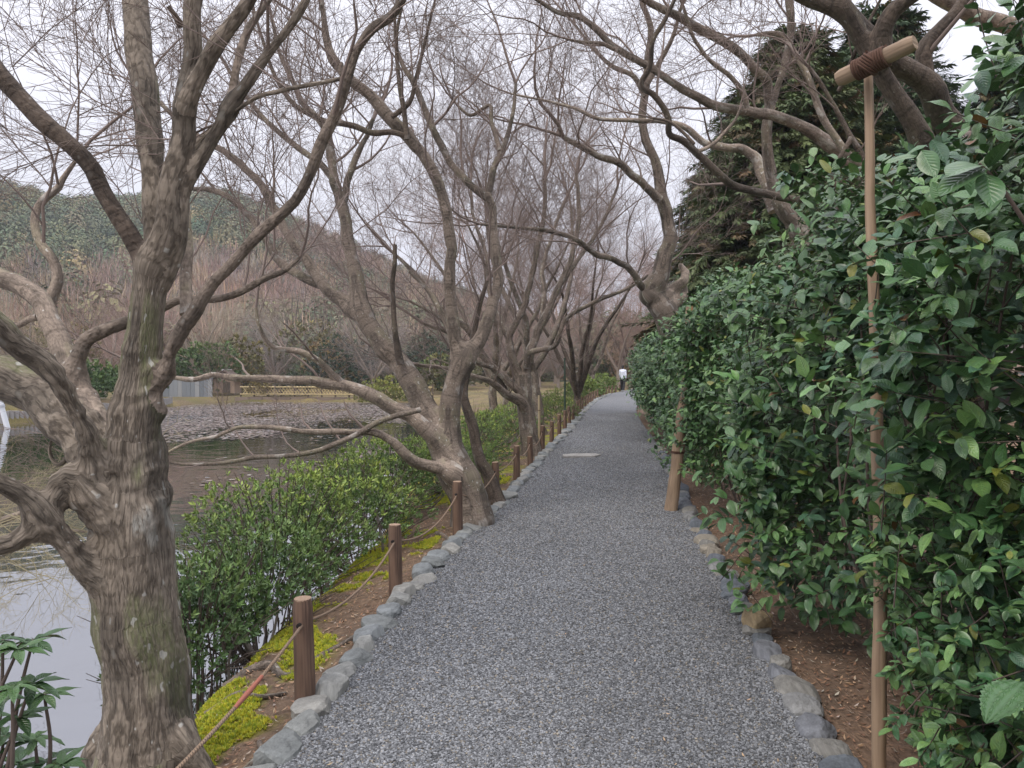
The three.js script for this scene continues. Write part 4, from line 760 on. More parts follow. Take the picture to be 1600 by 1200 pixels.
// ------------------------------------------------------------------ conifers behind the hedge
const FAN = (() => { setSeed(81); const gs = []; for (let i = 0; i < 60; i++) { const g = leafGeo(.24, rr(.2, .9), .1, 1), s = rr(.1, .28); g.applyMatrix4(new THREE.Matrix4().makeScale(s, s, s)); g.applyMatrix4(new THREE.Matrix4().makeRotationZ((i % 2 ? 1 : -1) * rr(.1, 1.1))); g.applyMatrix4(new THREE.Matrix4().makeRotationX(rr(-.7, .7))); g.translate(rr(-.03, .03), .75 * i / 60, rr(-.03, .03)); gs.push(g); } return mergeGeometries(gs); })();
function conifer(label, base, ht, rad, n, col, o = {}) {
  const G = thing('conifer_tree', label, 'tree', base, o.group), T = new GB(), list = [], cols = [];
  part('trunk', T.tube([new V3(0, -.3, 0), new V3(0, ht * .5, 0), new V3(.05, ht * .97, 0)], [ht * .022, ht * .014, .02], 9).build(), M.barkDark, G);
  const br = new GB();
  for (let i = 0; i < n; i++) {
    const t = pow(rnd(), .8), y = ht * ((o.low ?? .27) + (.99 - (o.low ?? .27)) * t), a = rr(0, 6.283), R = rad * (1.0 * pow(1 - t, .8) + .06) * (1 + .25 * noise3(cos(a) * 2, y * .9, sin(a) * 2)), dir = new V3(cos(a), 0, sin(a)), m = max(4, floor(R * 8)), side = new V3(-dir.z, 0, dir.x);
    const P = []; for (let k = 0; k <= 4; k++) { const q = k / 4; P.push(dir.clone().multiplyScalar(R * q).add(new V3(0, y + .12 * R * q - .42 * R * q * q, 0))); } br.tube(P, [.022, .016, .012, .008, .004], 3, false);
    for (let k = 0; k < m; k++) { const q = lerp(.3, 1, (k + rnd()) / m), p = dir.clone().multiplyScalar(R * q).add(new V3(0, y + .12 * R * q - .42 * R * q * q, 0)).addScaledVector(side, gauss() * .55 * R * .6), d2 = dir.clone().multiplyScalar(.7).addScaledVector(side, gauss() * .9).add(new V3(0, rr(-.75, .05), 0)); list.push(mat4(p, frame(d2, new V3(rr(-.3, .3), 1, rr(-.3, .3))), (o.size ?? .8) * rr(.6, 1.2))); cols.push(tinted(rnd() < (o.brown ?? .12) ? lin(.16, .12, .06) : col, .25, .12)); }
  }
  part('branches', br.build(), M.barkDark, G, 'stuff'); instances('foliage', FAN, M.needle, list, G, cols); return G;
}
setSeed(83);
conifer('dark green drooping conifer rising behind the hedge right of the leaning maple', new V3(6.5, 0, -17.5), 9.4, 2.9, 520, lin(.11, .15, .06), { brown: .2 });
conifer('conifer behind the propped tree at the upper right', new V3(9.2, .3, -19), 10.5, 3.2, 460, lin(.085, .13, .06));
conifer('broad dark conifer filling the gap above the hedge between two leaning maples', new V3(9, 0, -24), 8.4, 3.8, 560, lin(.06, .13, .055), { brown: .04, low: .25 });
conifer('tall conifer behind the others showing between the maple limbs', new V3(6.9, 0, -22), 9.8, 2.9, 460, lin(.1, .14, .06), { brown: .25 });
conifer('conifer at the right edge behind the hedge', new V3(12.5, .3, -18), 9.5, 3.2, 420, lin(.045, .075, .035));
// ------------------------------------------------------------------ far bank: bushes, bare trees, forest
setSeed(91);
const farBush = (label, x, d, rx, ry, n, low, top, o = {}) => azalea(label, [[x, ry * .75 + max(groundH(x, -d), d > 66 ? hillH(Math.atan2(x, d), hypot(x, d)) : -9), d, rx, ry, rx * .8, n]], { far: true, size: .34, low, top, ...o });
farBush('clipped round yellow-green bush on the far shore right of the bamboo fence', -8.3, 48.5, 1.75, 1.45, 900, lin(.17, .17, .045), lin(.3, .33, .06), { size: .22 });
farBush('dark evergreen bush on the far bank behind the bamboo fence', -13.5, 60, 3, 2.3, 700, lin(.03, .055, .03), lin(.06, .1, .04));
farBush('green bush on the far bank above the grey plank wall', -22.5, 55, 2.6, 2.2, 700, lin(.07, .12, .035), lin(.14, .2, .05));
farBush('small ochre bush beside the grey plank wall', -17.5, 52.6, .8, .8, 250, lin(.2, .16, .06), lin(.34, .25, .08), { size: .2 });
farBush('dark bush between the small brown roof and the bamboo fence', -15.6, 53.2, 1.5, 1, 350, lin(.04, .06, .03), lin(.08, .11, .04), { size: .25 });
for (const [x, d, l] of [[-24.6, 31.5, 'leftmost clump of green shrubs on the left shore'], [-22.6, 35, 'green shrubs on the left shore beside the leftmost clump'], [-22, 39, 'green shrubs on the left shore right of the white pole'], [-22.4, 44, 'farthest clump of green shrubs on the left shore']]) farBush(l, x, d, 2, 1.15, 600, lin(.06, .11, .03), lin(.15, .22, .05), { size: .26 });
farBush('olive bush among the bare trees at the left end of the far bank', -29, 48, 3, 2.6, 650, lin(.14, .13, .04), lin(.26, .22, .06));
farBush('olive-green rounded bush behind the far fence near the mossy tree', -4.5, 56, 2.4, 1.6, 500, lin(.12, .12, .05), lin(.2, .2, .06));
setSeed(93); // ochre, olive and dark evergreens scattered through the bare wood
const FB = [['dark evergreen shrub in the bare wood across the pond', lin(.04, .065, .035), lin(.08, .11, .05)], ['olive evergreen shrub in the bare wood across the pond', lin(.14, .13, .05), lin(.25, .22, .07)], ['bright green shrub in the bare wood across the pond', lin(.09, .14, .04), lin(.17, .22, .06)], ['rusty ochre shrub in the bare wood across the pond', lin(.22, .15, .06), lin(.34, .24, .08)]];
for (let i = 0; i < 76; i++) { const d = rr(55, 135), px = rr(-60, 800), x = d * Math.tan(azOf(px)), [l, a, b] = FB[i % 4], r = rr(1.4, 3) * (.6 + d / 110); farBush(l, x, d, r, r * rr(.6, .95), 420, a, b, { size: .42, group: l.split(' in ')[0] + 's across the pond' }); }
// bare trees over there: a few kinds, many individuals
const farKinds = [0, 1, 2].map(k => {
  setSeed(100 + k); const T = new Tree('bare_tree', ['bare leafless tree with pinkish brown twigs', 'bare leafless tree with tan twigs', 'bare leafless tree with greyish twigs'][k] + ' in the wood across the pond', new V3(), { twig: [M.twigFar, M.twigTan, M.twigGrey][k], bark: M.barkFar, group: 'bare trees in the wood across the pond' });
  const n = 4 + k; const tr = [new V3(0, -.5, 0), new V3(.05, .6, 0), new V3(0, 1.4, 0)]; T.add({ name: 'trunk', pts: tr, rad: [.2, .15, .12] });
  for (let i = 0; i < n; i++) { const a = i / n * 6.28 + rr(-.3, .3), P = [tr[2].clone().add(new V3(0, -.3, 0))]; const d = new V3(cos(a) * .6, 1, sin(a) * .6); for (let j = 0; j < 4; j++) { d.x += gauss() * .25; d.z += gauss() * .25; P.push(P[j].clone().addScaledVector(d.clone().normalize(), 1.25)); } const l = T.add({ name: 'limb', pts: P, rad: [.1, .08, .06, .04, .02] }); T.sprays.forEach(() => 0); for (let j = 1; j < 5; j++) for (let q = 0; q < 9; q++) T.sprays[q % 3].push(mat4(P[j].clone().lerp(P[j - 1], rnd()), frame(d.clone().multiplyScalar(.6).add(randDir()).add(new V3(0, .4, 0)), randDir()), rr(1.3, 2.3))); }
  return T.build();
});
setSeed(105);
{
  const spots = []; for (let i = 0; i < 58; i++) { const d = rr(57, 100), az = azOf(rr(-150, 1080)), x = d * Math.tan(az); spots.push([x, d]); }
  spots.push([-26, 40], [-28, 34], [-25.5, 47], [-31, 42], [-30, 30]);
  spots.forEach(([x, d], i) => { const k = farKinds[i % 3], o = i < 3 ? k : k.clone(); if (i >= 3) { o.name = numbered('bare_tree'); scene.add(o); } const h = d > 66 ? hillH(Math.atan2(x, d), hypot(x, d)) : groundH(x, -d); o.position.set(x, max(h, groundH(x, -d)) - .2, -d); o.rotation.y = rr(0, 6.3); o.scale.setScalar(rr(.75, 1.35)); });
}
// the forest on the hill reads as one mass of crowns
{
  const crown = (n, w, seed, up) => { setSeed(seed); const gs = []; for (let i = 0; i < n; i++) { const u = randDir(), k = .55 + .45 * rnd(), g = leafGeo(w, rr(0, .6), .2, 1), s = w > .5 ? rr(.06, .135) : rr(.25, .45); g.applyMatrix4(new THREE.Matrix4().makeScale(s, s, s)); g.applyMatrix4(new THREE.Matrix4().makeRotationFromQuaternion(w > .5 ? frame(randDir().cross(u), u.clone().add(new V3(0, .5, 0))) : frame(u.clone().add(new V3(0, up, 0)).add(randDir().multiplyScalar(.6)), randDir()))); g.translate(u.x * k * .5, u.y * k * .55 + .45, u.z * k * .5); gs.push(g); } return mergeGeometries(gs); };
  const kinds = [[crown(440, .6, 111, .2), M.needle, [[.45, lin(.11, .145, .075)], [.33, lin(.17, .19, .09)], [.22, lin(.24, .21, .11)]]], [crown(110, .05, 112, .9), M.litter, [[.5, lin(.34, .235, .19)], [.3, lin(.4, .3, .2)], [.2, lin(.3, .26, .22)]]]];
  setSeed(113); const lists = [[[], []], [[], []]];
  for (let i = 0; i < 12000; i++) {
    const r = 70 + 300 * pow(rnd(), .75), px = rr(-450, 1500), az = azOf(px), p = hillAt(az, r), n = fbm(p.x * .022, 4, p.z * .022, 3) + (r - 165) * .0014, k = n + gauss() * .16 > .09 ? 0 : 1, s = (k ? rr(3.5, 6) : rr(3.5, 7)) * (r > 250 ? .85 : 1), [g, , cs] = kinds[k];
    lists[k][0].push(mat4(p, new THREE.Quaternion().setFromAxisAngle(new V3(0, 1, 0), rr(0, 6.3)), new V3(s, s * rr(.9, 1.4), s))); lists[k][1].push(tinted(pick(cs), .38, .15));
  }
  const G = new THREE.Group(); G.name = 'hillside_forest'; G.userData.kind = 'stuff'; scene.add(G);
  kinds.forEach(([g, m], i) => { const o = instances(i ? 'bare_crowns' : 'evergreen_crowns', g, m, lists[i][0], G, lists[i][1]); });
}
// ------------------------------------------------------------------ stone edging of the path
setSeed(121);
const STONE = Array.from({ length: 7 }, (_, v) => {
  const b = new THREE.IcosahedronGeometry(1, 3), q = b.getAttribute('position'), u = [], c = [], cuts = Array.from({ length: 7 }, () => [randDir(), rr(.62, .95)]); cuts[0] = [new V3(rr(-.15, .15), 1, rr(-.15, .15)).normalize(), .6];
  for (let i = 0; i < q.count; i++) { const p = new V3().fromBufferAttribute(q, i); p.multiplyScalar(1 + .16 * noise3(p.x * 1.6 + v * 9, p.y * 1.6, p.z * 1.6)); for (const [n, d] of cuts) { const e = p.dot(n) - d; if (e > 0) p.addScaledVector(n, -e * .9); } p.multiplyScalar(1 + .035 * noise3(p.x * 5 + v, p.y * 5, p.z * 5)); q.setXYZ(i, p.x, p.y, p.z); u.push(p.x * .12 + p.y * .05 + v, p.z * .12 + p.y * .07); const k = .85 + .3 * noise3(p.x * 3, p.y * 3 + v, p.z * 3) * .5; c.push(k, k, k); }
  b.setAttribute('uv', new THREE.Float32BufferAttribute(u, 2)); b.setAttribute('color', new THREE.Float32BufferAttribute(c, 3)); b.computeVertexNormals();
  const merged = b; return merged;
});
const stoneMat = (r, g, b) => { const m = M.stone.clone(); m.color = lin(r, g, b); return m; };
const SL = [stoneMat(.33, .34, .32), stoneMat(.27, .285, .275), stoneMat(.38, .38, .35), stoneMat(.3, .32, .32), stoneMat(.42, .41, .37)];
const SRt = [stoneMat(.2, .22, .25), stoneMat(.3, .29, .26), stoneMat(.16, .18, .2), stoneMat(.38, .34, .27), stoneMat(.24, .25, .27), stoneMat(.32, .32, .31)], SY = stoneMat(.5, .38, .22);
function edging(label, edge, mats, dEnd, sizes, out) {
  const G = thing('stone_edging', label, 'edging', new V3(edge(4), 0, -4)), inv = G.position.clone().negate(); let d = 1.2, n = 0;
  while (d < dEnd && n < 295) {
    const L = rr(...sizes) * (d > 16 ? 1.35 : 1), W = L * rr(.55, .85), H = rr(.07, .1), dx = edge(d + .1) - edge(d), yaw = Math.atan2(dx, .1), m = part('stone', STONE[floor(rnd() * 7)], mats[floor(rnd() * mats.length)], G);
    m.position.set(edge(d + L / 2) + out * (W * (out < 0 ? -.12 : .25) + rr(-.02, .03)), rr(-.018, .012), -d - L / 2).add(inv); m.rotation.set(gauss() * .12, -yaw + gauss() * .3 + (rnd() < .5 ? PI : 0), gauss() * .12 + out * -.08, 'YXZ'); m.scale.set(W * rr(.55, .72), H * rr(.85, 1.1), L * .6);
    d += L * .93; n++;
  }
  return G;
}
edging('row of flat grey stones edging the left side of the path', xL, SL, 46, [.17, .27], -1);
const rightEdge = edging('row of rounded mixed stones edging the right side of the path', xR, SRt, 15, [.13, .24], 1);
{ const m = part('stone', STONE[2], SY, rightEdge, null, 'rounded yellow stone standing a little higher'); m.position.set(xR(4.55) + .05, .06, -4.55).sub(rightEdge.position); m.rotation.y = .5; m.scale.set(.1, .1, .09); }
{ // flat stone let into the gravel
  const s = new THREE.Shape(); [[-.33, -.12], [.2, -.16], [.34, -.02], [.3, .16], [-.1, .19], [-.3, .1]].forEach(([x, y], i) => i ? s.lineTo(x, y) : s.moveTo(x, y));
  const g = new THREE.ExtrudeGeometry(s, { depth: .05, bevelEnabled: true, bevelSize: .015, bevelThickness: .01, bevelSegments: 2 }).rotateX(-PI / 2), n = g.getAttribute('position').count; g.setAttribute('color', new THREE.Float32BufferAttribute(new Float32Array(n * 3).fill(1), 3));
  const m = lit(new THREE.Mesh(g, stoneMat(.42, .4, .37))); m.name = 'paving_stone'; m.userData = { label: 'single flat pale stone set into the gravel in the middle of the path', category: 'stone' }; m.position.set(at(910, 713, 13.2).x, .0, -13.4); m.rotation.y = .15; scene.add(m);
}
// ------------------------------------------------------------------ rope fence on the left
setSeed(131);
const ORD = ['nearest', 'second', 'third', 'fourth', 'fifth', 'sixth', 'seventh', 'eighth', 'ninth', 'tenth', 'eleventh', 'twelfth', 'thirteenth', 'fourteenth', 'fifteenth', 'sixteenth', 'seventeenth', 'eighteenth', 'nineteenth', 'twentieth', 'twenty-first', 'twenty-second', 'twenty-third', 'twenty-fourth', 'twenty-fifth', 'twenty-sixth', 'twenty-seventh', 'twenty-eighth', 'twenty-ninth', 'thirtieth', 'thirty-first', 'thirty-second'];
const postGeos = Array.from({ length: 4 }, (_, v) => {
  const rows = 18, b = new GB(), sides = 18, H = .51; // slightly uneven round post with worn arrises
  for (let k = 0; k <= rows; k++) { const y = -.12 + (H + .12) * k / rows, ch = k === rows ? .88 : 1; for (let s = 0; s <= sides; s++) { const a = s / sides * 2 * PI, r = (.052 - .006 * k / rows) * ch * (1 + .035 * noise3(cos(a) * 2 + v * 5, y * 5, sin(a) * 2) - .03 * pow(max(0, noise3(cos(a) * 6, y * 1.5 + v, sin(a) * 6)), 2)); b.p.push(cos(a) * r, y + (k === rows ? .003 : 0), sin(a) * r); b.n.push(cos(a), 0, sin(a)); b.u.push(a * .05, y + v); } }
  for (let k = 0; k < rows; k++) for (let s = 0; s < sides; s++) { const a = k * (sides + 1) + s, c = a + sides + 1; b.i.push(a, c, a + 1, a + 1, c, c + 1); } const g = b.build(); g.computeVertexNormals(); return g;
});
const topGeo = new THREE.CylinderGeometry(.0405, .0405, .008, 18), holeGeo = new THREE.CylinderGeometry(.011, .011, .13, 10).rotateX(PI / 2), posts = [];
{
  let d = 3.6; const spots = []; spots.push(1.75); while (d < 62 && spots.length < 33) { spots.push(d); d += 1.82 / hypot(1, (xL(d + .5) - xL(d)) / .5) * rr(.96, 1.04); }
  const desc = i => i === 1 ? 'nearest round wooden fence post, beside the moss, with a tied rope' : i === 2 ? 'second wooden fence post, between the bank and flat edging stones' : i === 3 ? 'third wooden fence post, before the trunk of the forked maple' : `${ORD[i - 1]} wooden post of the rope fence counted from the front`;
  spots.forEach((d, i) => {
    const x = xL(d) - .07, G = thing('fence_post', i ? desc(i) : 'wooden fence post before the nearest one, beside the big maple', 'post', new V3(x, -.02, -d), 'posts of the rope fence');
    G.rotation.set(gauss() * .025, -Math.atan2(xL(d + .2) - xL(d), .2) , gauss() * .03 + .01); const s = i === 1 ? 1 : rr(.94, 1.03);
    part('shaft', postGeos[i % 4], M.post, G).scale.set(1, s, 1); const t = part('cut_top', topGeo, M.postTop, G); t.position.y = .511 * s; t.rotation.y = rnd() * 6; part('rope_hole', holeGeo, M.hole, G).position.y = .4 * s; posts.push(new V3(x, -.02 + .4 * s, -d));
  });
  const G = thing('fence_rope', 'thin brown rope threaded through the row of fence posts', 'rope', posts[1].clone()), inv = posts[1].clone().negate(), P = [];
  for (let i = 0; i < posts.length - 1; i++) for (let k = 0; k < 14; k++) { const t = k / 14, sag = [.05, .1, .13, .12][i % 4]; P.push(posts[i].clone().lerp(posts[i + 1], t).add(new V3(0, -sag * 4 * t * (1 - t), 0))); } P.push(posts[posts.length - 1]);
  part('rope', new GB().tube(P, P.map(() => .0075), 7, true).build().translate(inv.x, inv.y, inv.z), M.rope, G);
  const i0 = 8, tp = P.slice(i0, i0 + 3); part('tape_wrap', new GB().tube([tp[0], tp[0].clone().lerp(tp[1], .6), tp[1], tp[1].clone().lerp(tp[2], .4), tp[2]], [.008, .0105, .0112, .0098, .0082], 8).build().translate(inv.x, inv.y, inv.z), M.tape, G, null, 'faded red tape wound round the rope');
}
// ------------------------------------------------------------------ wooden props
{
  const a = at(1374, 1205, 2.95), b = at(1361, 92, 3.3); a.y = -.05; const G = thing('tree_prop', 'thin upright wooden pole with lashed crosspiece holding up the tree at top right', 'prop', a.clone()), inv = a.clone().negate(), P = [], R = [];
  for (let i = 0; i <= 40; i++) { const t = i / 40, p = a.clone().lerp(b, t); p.x += .012 * sin(t * 5) + .004 * noise3(0, t * 14, 2); P.push(p); R.push(lerp(.028, .019, t) * (1 + .05 * noise3(3, t * 20, 1))); }
  part('pole', new GB().tube(P, R, 14).build().translate(inv.x, inv.y, inv.z), M.pole, G);
  const c0 = at(1309, 124, 3.3), c1 = at(1430, 66, 3.05), C = [], CR = []; for (let i = 0; i <= 16; i++) { C.push(c0.clone().lerp(c1, i / 16)); CR.push(lerp(.036, .033, i / 16) * (i === 0 || i === 16 ? .86 : 1) * (1 + .04 * noise3(i * .7, 2, 2))); }
  part('crosspiece', new GB().tube(C, CR, 16).build().translate(inv.x, inv.y, inv.z), M.prop, G);
  const w = []; const lash = (c, d, r, n) => { const g = new GB(), u = d.clone().normalize(), s = new V3(0, 0, 1).cross(u).normalize(), f = u.clone().cross(s), pts = []; for (let i = 0; i <= n * 14; i++) { const a = i / 14 * 2 * PI; pts.push(c.clone().addScaledVector(u, (i / (n * 14) - .5) * n * .011).addScaledVector(s, cos(a) * r).addScaledVector(f, sin(a) * r)); } return g.tube(pts, pts.map(() => .006), 5).build(); };
  const dir = c1.clone().sub(c0); part('lashing', mergeGeometries([lash(c0.clone().lerp(c1, .33), dir, .041, 5), lash(c0.clone().lerp(c1, .56), dir, .041, 6), lash(c0.clone().lerp(c1, .44), dir.clone().add(new V3(0, .25, 0)), .046, 5)]).translate(inv.x, inv.y, inv.z), M.palmRope, G);
}
{
  const G = thing('prop_log', 'thick peeled log leaning into the hedge at the right edge of the path', 'log', at(1047, 806, 8.45)), inv = G.position.clone().negate();
  const a = '1047 808 21; 1050 780 20; 1056 735 19; 1061 690 19; 1066 650 17; 1070 620 15; 1072 590 13; 1074 555 11; 1075 520 10; 1076 480 9'.split(';').map(s => s.trim().split(' ').map(Number)), P = a.map(([x, y], i) => at(x, y, 8.45 + i * .05)), s = spline(P, a.map(q => q[2] / 2 * 8.5 / F), .08, .12);
  part('log', new GB().tube(s.pts, s.rad, 16).build().translate(inv.x, inv.y, inv.z), M.prop, G);
  const r = []; for (const [i, w] of [[9, .01], [12, .01]]) { const c = s.pts[min(i, s.pts.length - 1)], q = []; for (let k = 0; k <= 40; k++) { const t = k / 20 * 2 * PI, R = s.rad[min(i, s.rad.length - 1)] + .005; q.push(c.clone().add(new V3(cos(t) * R, k * .0006, sin(t) * R))); } r.push(new GB().tube(q, q.map(() => .006), 5).build()); }
  part('tie', mergeGeometries(r).translate(inv.x, inv.y, inv.z), M.palmRope, G);
}
// wrapped limb in the dark hollow of the hedge
{
  const G = thing('wrapped_branch', 'dark brown wrapped branch lying in the hollow of the hedge above the log', 'branch', at(1105, 545, 8.6)), inv = G.position.clone().negate(), P = ['1075 540', '1095 525', '1120 515', '1150 510', '1180 500'].map((s, i) => at(...s.split(' ').map(Number), 8.6 + i * .02)), s = spline(P, [.08, .11, .11, .09, .07], .06, .3);
  part('limb', new GB().tube(s.pts, s.rad, 12).build().translate(inv.x, inv.y, inv.z), M.palmRope, G);
}
// white pole standing in the water at the left edge
{
  const a = at(18, 676, 29), b = at(-14, 575, 28.6); a.y = WATER - .6; const G = thing('white_pole', 'white slanting pole standing in the pond at the left edge', 'pole', a.clone()), inv = a.clone().negate();
  part('pole', new GB().tube([a, a.clone().lerp(b, .5), b], [.1, .095, .09], 12).build().translate(inv.x, inv.y, inv.z), std({ color: lin(.72, .74, .76), roughness: .5 }), G);
  const c = a.clone().lerp(b, .5); part('collar', new GB().tube([c.clone().addScaledVector(b.clone().sub(a).normalize(), -.06), c.clone().addScaledVector(b.clone().sub(a).normalize(), .06)], [.12, .12], 12).build().translate(inv.x, inv.y, inv.z), std({ color: lin(.5, .52, .55), roughness: .5 }), G);
}
for (const [x, y, h, d, l] of [[882, 652, 2.0, 20.5, 'thin dark green stake standing by the yellow-green bushes'], [842, 676, 1.1, 16.5, 'pale thin stake beside the dark-footed maple']]) {
  const p = at(x, y + 12, d); p.y = groundH(p.x, p.z); const G = thing('garden_stake', l, 'stake', p), g = []; for (let i = 0; i < 4; i++) g.push(new V3(.01 * sin(i), -.1 + (h + .1) * i / 3, 0));
  part('stake', new GB().tube(g, [.028, .027, .026, .022], 8).build(), std({ color: d > 18 ? lin(.05, .08, .055) : lin(.4, .32, .2) }), G); part('tie', new THREE.TorusGeometry(.031, .007, 6, 14).rotateX(PI / 2).translate(0, h * .7, 0), M.palmRope, G);
}
// ------------------------------------------------------------------ far shore: bamboo fence, plank wall with roof
{
  const a = new V3(-18.9, -.4, -52.5), b = new V3(-5.4, -.4, -51.2), G = thing('bamboo_fence', 'low straw-coloured lattice bamboo fence along the far shore', 'fence', a.clone()), L = a.distanceTo(b), n = 14, bam = std({ color: lin(.47, .37, .19), roughness: .7 }), dk = std({ color: lin(.13, .1, .075) }); G.rotation.y = -Math.atan2(b.z - a.z, b.x - a.x);
  for (let i = 0; i <= n; i++) part('fence_post', new THREE.CylinderGeometry(.06, .065, 1.15, 8), dk, G).position.set(L * i / n, .3, 0);
  for (const y of [.18, .68]) part('rail', new THREE.CylinderGeometry(.05, .05, L, 6).rotateZ(PI / 2), bam, G).position.set(L / 2, y, .075);
  const lat = new GB(); for (let k = 0; k < L / .22 - 2; k++) for (const s of [0, 1]) { const x = k * .22 + .1; lat.tube([new V3(x + (s ? .5 : 0), .12, s * .04 - .01), new V3(x + (s ? 0 : .5), .74, s * .04 - .01)], [.032, .032], 5, false); } part('lattice', lat.build(), bam, G, 'stuff');
  const w = thing('shore_planking', 'long low board edging holding the far shore below the bamboo fence', 'retaining wall', new V3(-12.2, -.55, -51.45)); w.rotation.y = G.rotation.y; for (let i = 0; i < 14; i++) part('board', new THREE.BoxGeometry(.97, .5, .07), i % 2 ? std({ color: lin(.17, .13, .1) }) : std({ color: lin(.21, .16, .12) }), w).position.set(-6.5 + i, -.1 + .02 * noise3(i, 1, 1), 0);
}
{
  const G = thing('plank_wall', 'grey weathered plank wall at the water on the far shore', 'wall', new V3(-23.2, -.75, -52.2)), cols = [lin(.27, .29, .31), lin(.22, .24, .26), lin(.32, .33, .34), lin(.18, .2, .22)].map(c => std({ color: c })); setSeed(141);
  for (let i = 0; i < 16; i++) { const m = part('plank', new THREE.BoxGeometry(.29, 1.6, .05), cols[floor(rnd() * 4)], G); m.position.set(-2.2 + i * .3, .8 + rr(-.03, .03), rr(0, .02)); } part('cap_rail', new THREE.BoxGeometry(4.9, .08, .14), cols[3], G).position.set(.05, 1.67, .01);
  const H = thing('garden_hut', 'small hut with brown gabled roof beside the grey plank wall', 'hut', new V3(-20.6, 0, -54.5)), rf = std({ color: lin(.15, .11, .09) }), wl = std({ color: lin(.3, .22, .16) });
  part('wall', new THREE.BoxGeometry(1.5, 1, 1.2), wl, H).position.set(0, .3, 0); part('door', new THREE.BoxGeometry(.5, .8, .04), std({ color: lin(.1, .08, .06) }), H).position.set(.2, .22, .62);
  for (const s of [-1, 1]) { const r = part('roof', new THREE.BoxGeometry(1.35, .08, 1.7), rf, H); r.position.set(s * .52, 1.12, 0); r.rotation.z = -s * .55; } part('ridge', new THREE.CylinderGeometry(.06, .06, 1.75, 8).rotateX(PI / 2), std({ color: lin(.45, .43, .42) }), H).position.y = 1.46;
}
{ // stone and log edge of the left shore
  const G = thing('shore_kerb', 'pale grey kerb of upright logs along the left shore', 'kerb', new V3(-20.6, -.55, -36)), m = std({ color: lin(.3, .28, .26) }); for (let i = 0; i < 60; i++) { const d = 31 + i * .26, x = d < 36 ? lerp(-21, -20.3, (d - 31) / 5) : lerp(-20.3, -20.8, (d - 36) / 8); part('log', new THREE.CylinderGeometry(.12, .12, .7, 8), m, G).position.set(x + 20.6 - .05, .05 * noise3(i, 2, 2), -d + 36); }
}
// lily pads and dead leaves floating on the pond
{
  setSeed(151); const s = new THREE.CircleGeometry(1, 9, .25, 5.8).rotateX(-PI / 2), list = [], cols = [], q = s.getAttribute('position'); for (let i = 0; i < q.count; i++) q.setY(i, .025 * noise3(q.getX(i) * 2, 0, q.getZ(i) * 2));
  for (let i = 0; i < 90000; i++) {
    const d = 13 + 39 * pow(rnd(), .75), x = lerp(-21, -1, rnd()) * (d / 46) * 1.15 - 1; if (pondDist(x, d) < .6) continue; const n = fbm(x * .16 + 3, 5, d * .1, 3) + .75 * fbm(x * .55 + 7, 2, d * .3, 3) + .55 * smooth(18, 42, d) - .24; if (n + gauss() * .38 < .2) continue;
    list.push(mat4(new V3(x, WATER + .012 + .02 * rnd(), -d), new THREE.Quaternion().setFromEuler(new THREE.Euler(gauss() * .05, rr(0, 6.3), gauss() * .05)), rr(.022, .075))); cols.push(tinted(rnd() < .45 ? lin(.22, .172, .155) : rnd() < .25 ? lin(.34, .305, .29) : lin(.175, .145, .12), .3));
  }
  const o = instances('lily_pads', s, M.litter, list, scene, cols);
}
